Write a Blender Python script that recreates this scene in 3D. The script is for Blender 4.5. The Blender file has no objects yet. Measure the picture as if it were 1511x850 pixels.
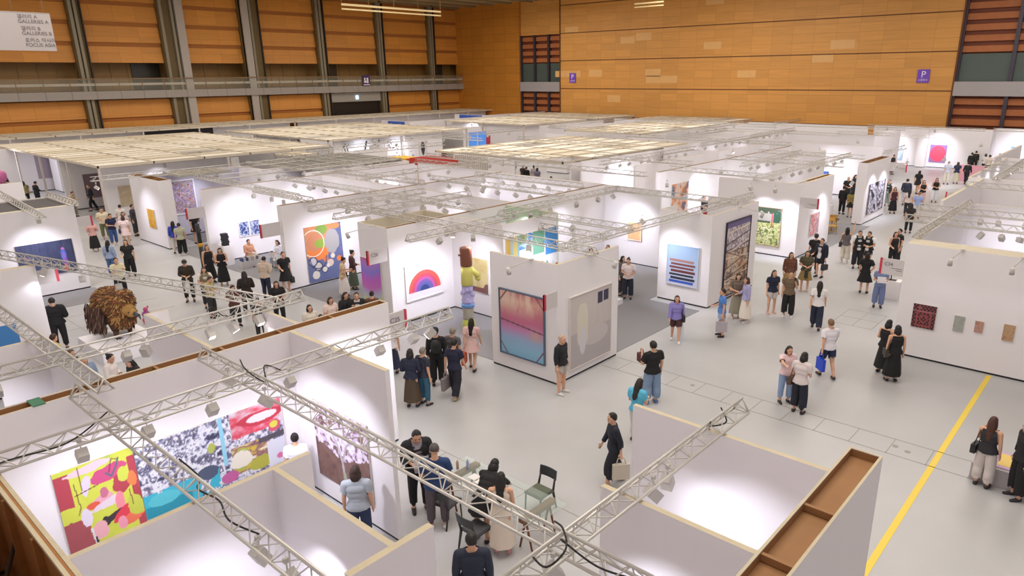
import bpy, bmesh, math, random
import numpy as np
from mathutils import Vector, Matrix, Quaternion

# ------------------------------------------------------------------ camera, world, light, exposure
SC = bpy.context.scene
COL = SC.collection
YAW, PITCH, ROLL, FPX, PPX, PPY, CAMH = 0.712870346, 0.311398157, 0.00955691682, 1039.909, 804.375, 444.763, 8.6
cam_d = bpy.data.cameras.new('camera')
cam = bpy.data.objects.new('camera', cam_d)
COL.objects.link(cam)
_f = Vector((math.cos(PITCH)*math.cos(YAW), math.cos(PITCH)*math.sin(YAW), -math.sin(PITCH)))
_r0 = Vector((math.sin(YAW), -math.cos(YAW), 0)); _d0 = _f.cross(_r0)
_r = math.cos(ROLL)*_r0 + math.sin(ROLL)*_d0
_d = -math.sin(ROLL)*_r0 + math.cos(ROLL)*_d0
cam.matrix_world = Matrix(((_r.x, -_d.x, -_f.x, 0), (_r.y, -_d.y, -_f.y, 0), (_r.z, -_d.z, -_f.z, CAMH), (0, 0, 0, 1)))
cam_d.sensor_width = 36.0
cam_d.lens = 36.0*FPX/1511
cam_d.shift_x = (755.5-PPX)/1511
cam_d.shift_y = -(425-PPY)/1511
cam_d.clip_end = 400; cam_d.clip_start = 0.1
SC.camera = cam
SC.view_settings.view_transform = 'Standard'
SC.view_settings.look = 'None'
SC.view_settings.gamma = 1
SC.view_settings.use_curve_mapping = False
SC.view_settings.exposure = 0.0
W = bpy.data.worlds.new('hall_air'); SC.world = W; W.use_nodes = True
W.node_tree.nodes['Background'].inputs[0].default_value = (1.0, 0.90, 0.88, 1)
W.node_tree.nodes['Background'].inputs[1].default_value = 0.62

def area_light(x, y, z, sx, sy, power, color):
    l = bpy.data.lights.new('ceiling_floodlight', 'AREA'); l.shape = 'RECTANGLE'
    l.size = sx; l.size_y = sy; l.energy = power; l.color = color
    o = bpy.data.objects.new('ceiling_floodlight', l); o.location = (x, y, z); COL.objects.link(o)
    o['kind'] = 'helper'
for ax in (10, 36, 62):
    for ay in (8, 36, 64):
        area_light(ax, ay, 17.2, 16, 16, 2650, (1.0, 0.935, 0.86))

random.seed(4)
RNG = np.random.RandomState(7)
PI = math.pi

# ------------------------------------------------------------------ materials
def lin(c):
    if isinstance(c, str):
        c = [int(c[i:i+2], 16)/255 for i in (0, 2, 4)]
    return tuple((v/12.92 if v <= 0.04045 else ((v+0.055)/1.055)**2.4) for v in c)
_M = {}
def mat(c, rough=0.6, metal=0.0, noise=0.0, scale=8.0, spec=0.5, emit=0.0, alpha=1.0, trans=0.0, kind=None, bump=0.0):
    key = (c, rough, metal, noise, scale, spec, emit, alpha, trans, kind, bump)
    if key in _M: return _M[key]
    m = bpy.data.materials.new('mat_%s_%s' % (kind or 'plain', c)); m.use_nodes = True
    nt = m.node_tree; b = nt.nodes['Principled BSDF']
    r, g, bl = lin(c)
    b.inputs['Base Color'].default_value = (r, g, bl, 1)
    b.inputs['Roughness'].default_value = rough; b.inputs['Metallic'].default_value = metal
    b.inputs['Specular IOR Level'].default_value = spec
    if emit:
        b.inputs['Emission Color'].default_value = (r, g, bl, 1); b.inputs['Emission Strength'].default_value = emit
    if trans: b.inputs['Transmission Weight'].default_value = trans
    if alpha < 1: b.inputs['Alpha'].default_value = alpha
    if noise or bump:
        tc = nt.nodes.new('ShaderNodeTexCoord'); n = nt.nodes.new('ShaderNodeTexNoise')
        n.inputs['Scale'].default_value = scale; n.inputs['Detail'].default_value = 4
        src = tc.outputs['Object']
        if kind == 'wood':
            mp = nt.nodes.new('ShaderNodeMapping'); mp.inputs['Scale'].default_value = (0.35, 0.35, 3.0)
            nt.links.new(src, mp.inputs['Vector']); src = mp.outputs['Vector']
        nt.links.new(src, n.inputs['Vector'])
        if noise:
            mx = nt.nodes.new('ShaderNodeMix'); mx.data_type = 'RGBA'
            mx.inputs['A'].default_value = (r*(1-noise), g*(1-noise), bl*(1-noise), 1)
            mx.inputs['B'].default_value = (min(1, r*(1+noise)), min(1, g*(1+noise)), min(1, bl*(1+noise)), 1)
            nt.links.new(n.outputs['Fac'], mx.inputs['Factor']); nt.links.new(mx.outputs['Result'], b.inputs['Base Color'])
        if bump:
            bp = nt.nodes.new('ShaderNodeBump'); bp.inputs['Strength'].default_value = bump
            nt.links.new(n.outputs['Fac'], bp.inputs['Height']); nt.links.new(bp.outputs['Normal'], b.inputs['Normal'])
    _M[key] = m
    return m
WHITE = mat('e8e4e7', 0.7, noise=0.015, scale=0.8)
CREAM = mat('cdc2ad', 0.7, noise=0.06, scale=1.5)
PLY = mat('9a7048', 0.75, noise=0.25, scale=2.5, kind='wood')
RIM = mat('c4b79c', 0.7, noise=0.15, scale=4)
BLACK = mat('17181c', 0.5)
STEEL = mat('c9c5bf', 0.35, metal=0.35)
LAMPW = mat('c6c2be', 0.5)
LENS = mat('fff6ee', 0.4, emit=4.0)
SKIN = mat('d9a98c', 0.6); SKIN2 = mat('c98f6d', 0.6)
def art_material():
    m = bpy.data.materials.new('painted_canvas'); m.use_nodes = True
    nt = m.node_tree; b = nt.nodes['Principled BSDF']; b.inputs['Roughness'].default_value = 0.55
    a = nt.nodes.new('ShaderNodeAttribute'); a.attribute_name = 'paint'
    nt.links.new(a.outputs['Color'], b.inputs['Base Color'])
    return m
ART = art_material()

# ------------------------------------------------------------------ mesh helpers
def link(name, me, parent=None, loc=None):
    o = bpy.data.objects.new(name, me); COL.objects.link(o)
    if parent is not None: o.parent = parent
    if loc is not None: o.location = loc
    return o
def empty(name, loc=(0, 0, 0), rz=0.0):
    o = bpy.data.objects.new(name, None); COL.objects.link(o)
    o.location = loc; o.rotation_euler = (0, 0, rz); o.empty_display_size = 0.1
    return o
def tag(o, label=None, cat=None, group=None, kind=None):
    if label: o['label'] = label
    if cat: o['category'] = cat
    if group: o['group'] = group
    if kind: o['kind'] = kind
    return o
class MB:
    """collects boxes, tubes and faces; build() links them as one mesh object"""
    def __init__(s): s.v = []; s.f = []; s.m = []; s.sm = []
    def add(s, vs, fs, mi=0, smooth=False):
        n = len(s.v); s.v += [tuple(p) for p in vs]; s.f += [tuple(i+n for i in f) for f in fs]
        s.m += [mi]*len(fs); s.sm += [smooth]*len(fs); return s
    def box(s, x0, y0, z0, x1, y1, z1, mi=0, T=None, top=None):
        x0, x1 = min(x0, x1), max(x0, x1); y0, y1 = min(y0, y1), max(y0, y1); z0, z1 = min(z0, z1), max(z0, z1)
        vs = [(x0,y0,z0),(x1,y0,z0),(x1,y1,z0),(x0,y1,z0),(x0,y0,z1),(x1,y0,z1),(x1,y1,z1),(x0,y1,z1)]
        if T is not None: vs = [T @ Vector(p) for p in vs]
        fs = [(3,2,1,0),(4,5,6,7),(0,1,5,4),(1,2,6,5),(2,3,7,6),(3,0,4,7)]
        n = len(s.v); s.v += [tuple(p) for p in vs]; s.f += [tuple(i+n for i in f) for f in fs]
        s.m += [mi, top if top is not None else mi, mi, mi, mi, mi]; s.sm += [False]*6; return s
    def tube(s, a, b, r0, r1=None, n=8, mi=0, smooth=True, caps=True):
        r1 = r0 if r1 is None else r1
        a = Vector(a); b = Vector(b); d = (b-a)
        if d.length < 1e-6: return s
        d.normalize(); u = d.orthogonal().normalized(); w = d.cross(u)
        vs = []
        for p, r in ((a, r0), (b, r1)):
            for i in range(n):
                t = 2*PI*i/n; vs.append(p + u*(r*math.cos(t)) + w*(r*math.sin(t)))
        fs = [(i, (i+1) % n, n+(i+1) % n, n+i) for i in range(n)]
        s.add(vs, fs, mi, smooth)
        if caps:
            k = len(s.v)-2*n
            s.f += [tuple(k+i for i in reversed(range(n))), tuple(k+n+i for i in range(n))]; s.m += [mi]*2; s.sm += [False]*2
        return s
    def path(s, pts, r, n=6, mi=0):
        for a, b in zip(pts[:-1], pts[1:]): s.tube(a, b, r, r, n, mi)
        return s
    def ell(s, c, rx, ry, rz, nu=12, nv=8, mi=0, T=None, fn=None):
        vs = [(0, 0, 1)]
        for j in range(1, nv):
            ph = PI*j/nv
            for i in range(nu):
                th = 2*PI*i/nu; vs.append((math.sin(ph)*math.cos(th), math.sin(ph)*math.sin(th), math.cos(ph)))
        vs.append((0, 0, -1))
        out = []
        for p in vs:
            k = fn(*p) if fn else 1.0
            q = Vector((p[0]*rx*k, p[1]*ry*k, p[2]*rz*k))
            if T is not None: q = T @ q
            out.append(q+Vector(c))
        fs = [(0, 1+i, 1+(i+1) % nu) for i in range(nu)]
        for j in range(nv-2):
            o = 1+j*nu
            fs += [(o+i, o+nu+i, o+nu+(i+1) % nu, o+(i+1) % nu) for i in range(nu)]
        o = 1+(nv-2)*nu; L = len(vs)-1
        fs += [(o+i, L, o+(i+1) % nu) for i in range(nu)]
        return s.add(out, fs, mi, True)
    def lathe(s, prof, c=(0, 0, 0), n=20, mi=0, smooth=True):
        vs = []; fs = []
        for r, z in prof:
            for i in range(n):
                t = 2*PI*i/n; vs.append((c[0]+r*math.cos(t), c[1]+r*math.sin(t), c[2]+z))
        for j in range(len(prof)-1):
            fs += [(j*n+i, j*n+(i+1) % n, (j+1)*n+(i+1) % n, (j+1)*n+i) for i in range(n)]
        s.add(vs, fs, mi, smooth)
        k = len(s.v)-len(vs); m = len(prof)-1
        s.f += [tuple(k+i for i in reversed(range(n))), tuple(k+m*n+i for i in range(n))]; s.m += [mi]*2; s.sm += [False]*2
        return s
    def mesh(s, name, mats):
        me = bpy.data.meshes.new(name); me.from_pydata(s.v, [], s.f)
        for m in (mats if isinstance(mats, (list, tuple)) else [mats]): me.materials.append(m)
        me.polygons.foreach_set('material_index', s.m); me.polygons.foreach_set('use_smooth', s.sm)
        me.update(); return me
    def build(s, name, mats, parent=None, loc=None): return link(name, s.mesh(name, mats), parent, loc)
def struct(name, mb, mats, **k): return tag(mb.build(name, mats), kind='structure')
def copy_tree(o, parent=None):
    c = o.copy(); COL.objects.link(c)
    if parent is not None: c.parent = parent
    for ch in list(o.children): copy_tree(ch, c)
    return c
def spline(pts, n=6):
    P = [Vector(p) for p in pts]; P = [P[0]] + P + [P[-1]]; out = []
    for i in range(1, len(P)-2):
        for k in range(n):
            t = k/n; a, b, c, d = P[i-1:i+3]
            out.append(0.5*((2*b)+(c-a)*t+(2*a-5*b+4*c-d)*t*t+(3*b-a-3*c+d)*t**3))
    out.append(P[-2]); return out

# ------------------------------------------------------------------ the hall: floor, walls, ceiling
def floor_material():
    m = bpy.data.materials.new('polished_concrete'); m.use_nodes = True
    nt = m.node_tree; b = nt.nodes['Principled BSDF']
    tc = nt.nodes.new('ShaderNodeTexCoord')
    n1 = nt.nodes.new('ShaderNodeTexNoise'); n1.inputs['Scale'].default_value = 0.22; n1.inputs['Detail'].default_value = 6
    n2 = nt.nodes.new('ShaderNodeTexNoise'); n2.inputs['Scale'].default_value = 2.5; n2.inputs['Detail'].default_value = 5
    for n in (n1, n2): nt.links.new(tc.outputs['Object'], n.inputs['Vector'])
    cr = nt.nodes.new('ShaderNodeValToRGB')
    cr.color_ramp.elements[0].position = 0.3; cr.color_ramp.elements[0].color = (*lin('adadae'), 1)
    cr.color_ramp.elements[1].position = 0.72; cr.color_ramp.elements[1].color = (*lin('c2c2c5'), 1)
    nt.links.new(n1.outputs['Fac'], cr.inputs['Fac']); nt.links.new(cr.outputs['Color'], b.inputs['Base Color'])
    mr = nt.nodes.new('ShaderNodeMapRange'); mr.inputs['To Min'].default_value = 0.3; mr.inputs['To Max'].default_value = 0.42
    nt.links.new(n2.outputs['Fac'], mr.inputs['Value']); nt.links.new(mr.outputs['Result'], b.inputs['Roughness'])
    b.inputs['Specular IOR Level'].default_value = 0.45
    return m
struct('floor', MB().box(-8, -12, -0.3, 86, 90, 0), floor_material())
CARPET = mat('8b8a8e', 0.95, noise=0.06, scale=40)
def carpet(x0, y0, x1, y1, label):
    tag(MB().box(x0, y0, 0.0, x1, y1, 0.012).build('booth_carpet', CARPET), label, 'carpet')
carpet(14.55, 12.15, 23.0, 19.65, 'grey carpet filling the booth around the totem sculpture')
carpet(23.0, 14.4, 27.3, 19.65, 'grey carpet strip behind the booth with the striped painting')
carpet(14.6, 22.0, 20.9, 26.7, 'grey carpet in the booth of the large orange and blue painting')
carpet(14.6, 27.2, 20.9, 33.75, 'grey carpet under the white meeting table')
carpet(14.6, 34.3, 27.3, 38.5, 'grey beige carpet in the booth of the mosaic picture')
carpet(5.5, 31.7, 9.42, 33.95, 'grey carpet strip before the dark blue painting')
carpet(33.2, 12.05, 42.9, 19.9, 'grey carpet around the yellow chairs')
carpet(16.2, 39.0, 27, 60, 'dark grey carpet in the booth under the slatted canopy')

mb = MB()   # service trenches in the floor
TR = mat('9c988f', 0.5)
for xx in (16.42, 17.25): mb.box(xx, 1.0, 0.0, xx+0.025, 11.9, 0.004)
for i in range(13): mb.box(16.42, 1.0+i*0.86, 0.0, 17.27, 1.0+i*0.86+0.018, 0.004)
for xx in (8.9, 9.75): mb.box(xx, 3.0, 0.0, xx+0.02, 12.8, 0.004)
for i in range(12): mb.box(8.9, 3.0+i*0.86, 0.0, 9.77, 3.0+i*0.86+0.014, 0.004)
for xx in (7.2, 8.9): mb.box(xx, 27.9, 0, xx+0.02, 31.6, 0.004)
for yy in (28.5, 30.2): mb.box(6.3, yy, 0, 10.5, yy+0.02, 0.004)
for xx in (24.95, 26.75): mb.box(xx, 6.5, 0, xx+0.02, 7.85, 0.004)
for yy in (6.5, 7.15, 7.85): mb.box(24.95, yy, 0, 26.75, yy+0.02, 0.004)
for xx in (25.85,): mb.box(xx, 6.5, 0, xx+0.02, 7.85, 0.004)
for (xx, yy) in ((16.8, 3.2), (16.9, 3.5), (16.9, 9.0), (9.2, 11.6), (9.4, 11.1), (17.0, 1.7), (9.3, 9.2)):
    mb.lathe([(0.07, 0.0), (0.07, 0.005)], (xx, yy, 0), 12)
tag(mb.build('trim_1', TR), kind='structure')
tag(MB().box(2.0, 2.53, 0, 23.05, 2.66, 0.004).build('floor_line', mat('f0d24a', 0.5)), 'yellow line painted on the concrete floor', 'floor line')

# far wall with orange wood cladding (x = 79)
def clad_material(base, dark, seamu, seamv, axis, rows=()):
    m = bpy.data.materials.new('wood_cladding'); m.use_nodes = True
    nt = m.node_tree; b = nt.nodes['Principled BSDF']; b.inputs['Roughness'].default_value = 0.5
    tc = nt.nodes.new('ShaderNodeTexCoord'); sp = nt.nodes.new('ShaderNodeSeparateXYZ'); nt.links.new(tc.outputs['Object'], sp.inputs[0])
    cb = nt.nodes.new('ShaderNodeCombineXYZ'); nt.links.new(sp.outputs[axis], cb.inputs[0]); nt.links.new(sp.outputs['Z'], cb.inputs[1])
    br = nt.nodes.new('ShaderNodeTexBrick'); br.offset = 0.0; br.squash = 1.0
    br.inputs['Scale'].default_value = 1.0; br.inputs['Brick Width'].default_value = seamu; br.inputs['Row Height'].default_value = seamv
    br.inputs['Mortar Size'].default_value = 0.025; br.inputs['Bias'].default_value = -0.1
    c = lin(base); d = lin(dark)
    br.inputs['Color1'].default_value = (*c, 1); br.inputs['Color2'].default_value = (*[v*0.88 for v in c], 1); br.inputs['Mortar'].default_value = (*d, 1)
    nt.links.new(cb.outputs[0], br.inputs['Vector'])
    n = nt.nodes.new('ShaderNodeTexNoise'); n.inputs['Scale'].default_value = 1.2; n.inputs['Detail'].default_value = 6
    mp = nt.nodes.new('ShaderNodeMapping'); mp.inputs['Scale'].default_value = (0.3, 6, 1)
    nt.links.new(cb.outputs[0], mp.inputs['Vector']); nt.links.new(mp.outputs['Vector'], n.inputs['Vector'])
    mx = nt.nodes.new('ShaderNodeMix'); mx.data_type = 'RGBA'; mx.blend_type = 'MULTIPLY'
    mr = nt.nodes.new('ShaderNodeMapRange'); mr.inputs['To Min'].default_value = 0.84; mr.inputs['To Max'].default_value = 1.16
    nt.links.new(n.outputs['Fac'], mr.inputs['Value'])
    mx.inputs['Factor'].default_value = 1; nt.links.new(br.outputs['Color'], mx.inputs['A']); nt.links.new(mr.outputs['Result'], mx.inputs['B'])
    nt.links.new(mx.outputs['Result'], b.inputs['Base Color'])
    return m
ORANGE = clad_material('dc9f52', 'c98f46', 2.33, 0.89, 'Y')
ORANGE2 = clad_material('dc9540', 'c48238', 2.2, 1.6, 'X')
GROOVE = mat('6a3f22', 0.7)
PATCH = mat('e3b272', 0.5, noise=0.08, scale=2)
mb = MB()
mb.box(79, 16.4, 0, 79.5, 65.1, 18.4)
struct('wall_right', mb, ORANGE)
mb = MB()
for z in (3.2, 6.74, 10.36, 13.89, 17.4): mb.box(78.97, 16.4, z-0.05, 79.01, 65.1, z+0.05)
mb.box(78.9, 16.3, 0, 79.6, 16.45, 18.4); mb.box(78.9, 65.05, 0, 79.6, 65.2, 18.4)
struct('trim_2', mb, GROOVE)
mb = MB()
for (y, z, w, h) in ((61.6, 8.2, 4.5, .9), (58, 8.2, 2.2, 1.0), (55, 5.0, 2.1, 1.0), (49.0, 8.2, 2.3, 1.0), (46.6, 7.4, 4.6, 1.0), (50.5, 12.5, 2.3, 1.0),
                     (53.0, 12.2, 2.2, .9), (41.0, 11.2, 2.3, .9), (28.0, 9.5, 2.3, .9), (26.0, 10.8, 2.5, 1.0), (36.5, 8.0, 2.3, .9), (33.8, 16.0, 2.3, .9), (41, 16, 2.3, .9), (62, 13.9, 2.3, .8)):
    mb.box(78.985, y, z+.06, 79.005, y+w*0.98, z+.06+h*.88)
struct('trim_3', mb, PATCH)
# glazed strips beside it
def glazed_strip(name, x, y0, y1, cols, zb=6.3, zt=13.9):
    mb = MB()
    mb.box(x+0.6, y0, 0, x+0.8, y1, 18.4, 0)
    z = 3.6
    while z < zt:
        if z < zb-0.5 or z > 10.1: mb.box(x+0.25, y0, z, x+0.6, y1, z+0.55, 1)
        z += 0.95
    mb.box(x+0.3, y0, 7.6, x+0.35, y1, 10.1, 2)
    mb.box(x-0.3, y0, zb, x+0.5, y1, 7.6, 3)
    mb.box(x+0.1, y0, zt, x+0.6, y1, 18.4, 4)
    n = cols
    for i in range(n+1):
        yy = y0+(y1-y0)*i/n; mb.box(x-0.05, yy-0.16, 0, x+0.35, yy+0.16, zt, 5)
    struct(name, mb, [mat('7a3d24', .6, noise=.15, scale=2, kind='wood'), mat('b06a3c', .6, noise=.15, scale=2), mat('53605a', .25), mat('a9a4a6', .5), ORANGE, mat('4a4450', .4, metal=.4)])
glazed_strip('wall_far_glazing', 79.6, 65.2, 73.0, 3)
glazed_strip('wall_near_glazing', 79.2, 3.0, 16.3, 3, zt=15.2)
struct('wall_recess', MB().box(79.3, 73.1, 0, 82.6, 86.6, 18.6), clad_material('cc862f', 'a86c28', 2.3, 1.1, 'Y'))
# the long wall with wood panels between columns (y = 86)
LW = 86.0
mb = MB()
mb.box(-8, LW+2.6, 0, 82, LW+3.0, 18.6, 0)       # rear of the gallery
mb.box(-8, LW+0.5, 0, 82, LW+0.9, 6.5, 1)        # wall below the gallery
mb.box(-8, LW+0.5, 10.2, 82, LW+0.9, 18.6, 1)
struct('wall_left', mb, [mat('96703a', .5, noise=.12, scale=.6), mat('a0622c', .7, noise=.1, scale=1)])
cols = [(17.6, 1.2), (27.1, 1.3), (36.5, 2.7), (45.6, 2.5), (55.1, 1.3), (64.5, 1.2), (73.8, 1.2), (82.0, 0.9)]
mb = MB(); mg = MB()
for (xa, wa), (xb, wb) in zip(cols[:-1], cols[1:]):
    a = xa+wa/2; b = xb-wb/2
    for k in range(4):
        z = 10.22+2.04*k
        mb.add([(a,LW+.12,z),(b,LW+.12,z),(b,LW+.3,z+1.62),(a,LW+.3,z+1.62),(a,LW+.5,z),(b,LW+.5,z)], [(0,1,2,3),(5,4,3,2),(0,4,5,1),(0,3,4),(1,5,2)])
        mg.box(a, LW+.32, z+1.6, b, LW+.5, z+2.04)
    if xa != 55.1:
        mb.add([(a,LW+.1,4.6),(b,LW+.1,4.6),(b,LW+.28,6.4),(a,LW+.28,6.4),(a,LW+.5,4.6),(b,LW+.5,4.6)], [(0,1,2,3),(5,4,3,2),(0,4,5,1),(0,3,4),(1,5,2)])
        mb.box(a, LW, 2.4, b, LW+.5, 4.2)
        mg.box(a, LW+.3, 4.2, b, LW+.5, 4.7)
for (a, b) in ((-8, 17.0),):
    for k in range(4):
        z = 10.22+2.04*k; mb.box(a, LW+.1, z, b, LW+.5, z+1.5); mg.box(a, LW+.3, z+1.5, b, LW+.5, z+2.04)
struct('wall_left_panels', mb, ORANGE2)
struct('wall_left_grooves', mg, mat('a8682c', .7, noise=.1, scale=2, kind='wood'))
struct('door_1', MB().box(55.8, LW+.2, 0, 63.8, LW+.5, 5.3).box(55.8, LW-.3, 5.3, 63.8, LW+.5, 6.5, 1), [mat('25231f', .3), mat('a59f97', .5)])
CG = mat('8f8672', .5, metal=.2); CO = mat('6e5a36', .6); CL = mat('b3aaa2', .5)
for i, (x, w) in enumerate(cols):
    mb = MB()
    mb.box(x-w/2, LW-.25, 0, x+w/2, LW+.5, 18.5, 1)
    mb.box(x-w/2+.1, LW-.55, 0, x-w/2+.4, LW-.2, 18.5, 0); mb.box(x-.12, LW-.6, 0, x+.14, LW-.2, 18.5, 0)
    if w > 2: s = (.35 if i == 2 else -1.15); mb.box(x+s, LW-.75, 0, x+s+.85, LW-.2, 18.5, 2)
    mb.box(x+w/2-.16, LW-.5, 0, x+w/2-.04, LW-.2, 18.5, 3)
    struct('column_%d' % (i+1), mb, [CG, CO, CL, mat('3a2c1e', .6)])
# gallery deck and glass balustrade, mullions, dark doors behind
mb = MB()
mb.box(-8, LW-1.0, 6.55, 82.4, LW+2.6, 7.35, 0)
for i in range(40): mb.box(-7+i*2.3, LW-1.015, 6.55, -6.97+i*2.3, LW-.99, 7.35, 1)
struct('gallery_floor_slab', mb, [mat('a29b95', .5, noise=.03, scale=1), mat('6d6762', .5)])
mb = MB()
for i in range(38): mb.box(-7+i*2.3, LW-.95, 7.35, -6.95+i*2.3, LW-.88, 8.6)
mb.box(-8, LW-.97, 8.55, 82.4, LW-.85, 8.65); mb.box(-8, LW-.7, 7.9, 82.4, LW-.6, 8.15, 1)
struct('gallery_railing', mb, [mat('8a6a48', .4), mat('c2b9a8', .5)])
struct('gallery_glass', MB().box(-8, LW-.93, 7.35, 82.4, LW-.91, 8.55), mat('cfd0c0', .1, alpha=.1))
mb = MB()
for i in range(52): mb.box(-7+i*1.7, LW+2.5, 7.35, -6.93+i*1.7, LW+2.62, 10.2)
mb.box(-8, LW+2.5, 9.0, 82, LW+2.62, 9.08)
struct('trim_4', mb, mat('9c7d48', .5))
mb = MB()
for (a, b) in ((32.5, 35.5), (55.9, 58.8), (76.0, 78.0)): mb.box(a, LW+2.4, 7.35, b, LW+2.55, 10.2)
struct('door_2', mb, mat('3b352c', .3))
struct('wall_far_end', MB().box(82.2, LW-1, 0, 82.8, LW+3, 18.6), mat('8a5322', .6))
# ceiling far away
mb = MB(); mb.box(-10, -14, 18.45, 86, 92, 18.8, 0)
for i in range(24): mb.box(-8, 4+i*3.7, 18.2, 86, 4.35+i*3.7, 18.45, 1)
struct('ceiling', mb, [mat('b7a583', .8, noise=.05, scale=.5), mat('8f7c58', .7)])
def hanging_lamp(p, q, label):
    o = empty('linear_pendant_lamp', ((p[0]+q[0])/2, (p[1]+q[1])/2, p[2]))
    tag(o, label, 'pendant lamp'); P = Vector(p)-o.location; Q = Vector(q)-o.location
    off = Vector((0, 0, -0.35))
    MB().tube(P, Q, .08).tube(P+off, Q+off, .06).build('light_bar', mat('e8cf98', .3, emit=.35), o)
    for t in (0, .25, .5, .75, 1):
        a = P.lerp(Q, t); MB().tube(a+off, a+Vector((0, 0, 18.2-p[2])), .02, n=5).build('suspension_rod', mat('a8895a', .5), o)
hanging_lamp((37.6, 54.9, 14.4), (48.6, 54.9, 14.4), 'long double-bar pendant lamp hanging before the panelled wall')
hanging_lamp((70.0, 47.1, 15.9), (70.0, 43.4, 15.9), 'short pendant lamp bar hanging before the orange wood wall')

# text helper
def text(s, parent, loc, size, rot, material, name='lettering', align='LEFT', depth=0.004):
    c = bpy.data.curves.new(name, 'FONT'); c.body = s; c.size = size; c.extrude = depth; c.align_x = align
    c.materials.append(material)
    t = bpy.data.objects.new(name, c); COL.objects.link(t)
    dg = bpy.context.evaluated_depsgraph_get(); dg.update()
    me = bpy.data.meshes.new_from_object(t.evaluated_get(dg)); me.name = name
    bpy.data.objects.remove(t); bpy.data.curves.remove(c)
    o = link(name, me, parent, loc); o.rotation_euler = rot
    return o
# hanging banner
b = empty('hanging_banner', (15.0, 40.0, 10.0)); tag(b, 'pale grey hanging banner with gallery section names', 'banner')
b.location = (10.1, 40.0, 9.85)
MB().box(-1.6, -.01, 0, 1.52, .01, 1.62).build('banner_cloth', mat('b4acaa', .8), b)
mb = MB()
for xx in (-1.4, .1, 1.3): mb.tube((xx, 0, 1.6), (xx, 0, 8.3), .012, n=4)
mb.tube((-1.6, 0, 1.62), (1.52, 0, 1.62), .02)
mb.build('suspension_cable', mat('9a948c', .5), b)
TXT = mat('6d6266', .7)
for i, s in enumerate(('갤러리 A', 'GALLERIES A', '갤러리 B', 'GALLERIES B', '포커스 아시아', 'FOCUS ASIA')):
    text(s, b, (.22+.06*(i//2), -.02, 1.38-.2*(i % 2)-.5*(i//2)), .21, (PI/2, 0, 0), TXT, depth=.002)
# purple parking signs on the orange wall, exit sign on the gallery
PUR = mat('7a4cc4', .5)
def parking(y, label):
    s = MB().box(78.9, y-.55, 7.5, 78.96, y+.55, 8.75).build('parking_sign', PUR); tag(s, label, 'sign')
    wt = mat('f0eaff', .5)
    text('P', s, (78.88, y, 8.0), .85, (PI/2, 0, -PI/2), wt, align='CENTER')
    text('스캔주차', s, (78.88, y, 7.66), .24, (PI/2, 0, -PI/2), wt, align='CENTER')
parking(62.9, 'purple parking sign on the orange wall beside the glazed strip')
parking(19.1, 'purple parking sign near the grey balcony end of the orange wall')
s = MB().box(60.4, 84.85, 7.35, 61.6, 84.95, 8.75).build('exit_sign', mat('4a2d63', .5)); tag(s, 'dark square exit pictogram sign on the gallery railing', 'sign')
MB().box(60.65, 84.8, 8.1, 60.85, 84.86, 8.4).box(60.6, 84.8, 7.75, 60.95, 84.86, 8.05).box(61.05, 84.8, 7.7, 61.3, 84.86, 8.4).box(60.5,84.8,7.45,61.5,84.86,7.55).build('pictogram', mat('f4f0f4', .5), s)
s = MB().box(59.6, 85.55, 5.6, 60.0, 85.65, 6.1).build('emergency_exit_light', mat('bfe4ff', .5, emit=2)); tag(s, 'small lit exit light above the dark loading door', 'sign')

# ------------------------------------------------------------------ exhibition booths
H = 3.6
BSTRIP = mat('1b1b20', .6)
SIDE = mat('e0dbd8', .7, noise=.015, scale=.8)
def panel(root, x0, y0, x1, y1, kind='w', h=H, m=None):
    """one standing wall panel: w = solid white, h = hollow with a plywood inside open at the top, c = hollow with a cream cap"""
    m = m or WHITE
    mb = MB(); x0, x1 = min(x0, x1), max(x0, x1); y0, y1 = min(y0, y1), max(y0, y1)
    if kind == 'w':
        mb.box(x0, y0, .06, x1, y1, h, 0, top=2)
    elif kind == 'c':
        mb.box(x0, y0, .06, x1, y1, h, 0, top=3)
    else:
        t = .035
        for (a, c, e, g) in ((x0, y0, x1, y0+t), (x0, y1-t, x1, y1), (x0, y0+t, x0+t, y1-t), (x1-t, y0+t, x1, y1-t)):
            mb.box(a, c, .06, e, g, h, 0, top=2)
        mb.box(x0+t, y0+t, .06, x1-t, y1-t, h-.12 if min(x1-x0, y1-y0) < .5 else h-1.2, 1)
        e = .003
        mb.add([(x0+t+e,y0+t+e,h-1.2),(x1-t-e,y0+t+e,h-1.2),(x1-t-e,y1-t-e,h-1.2),(x0+t+e,y1-t-e,h-1.2),
                (x0+t+e,y0+t+e,h-.01),(x1-t-e,y0+t+e,h-.01),(x1-t-e,y1-t-e,h-.01),(x0+t+e,y1-t-e,h-.01)],
               [(4,5,1,0),(5,6,2,1),(6,7,3,2),(7,4,0,3)], 1)
        L = max(x1-x0, y1-y0); n = int(L/1.22)
        for i in range(1, n):
            if x1-x0 > y1-y0: mb.box(x0+i*1.22, y0+t, h-.11, x0+i*1.22+.05, y1-t, h-.02, 1)
            else: mb.box(x0+t, y0+i*1.22, h-.11, x1-t, y0+i*1.22+.05, h-.02, 1)
    g = .012
    mb.box(x0+g, y0+g, 0, x1-g, y1-g, .06, 4)
    return mb.build('wall_panel', [m, PLY, RIM, CREAM, BSTRIP], root)
def booth(label, panels, mats=None):
    r = empty('exhibition_booth', (panels[0][0], panels[0][1], 0)); tag(r, label, 'exhibition booth')
    for p in panels:
        o = panel(r, *p[:4], p[4] if len(p) > 4 else 'w', m=p[5] if len(p) > 5 else None)
        o.location = (-r.location.x, -r.location.y, 0)
    return r
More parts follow.
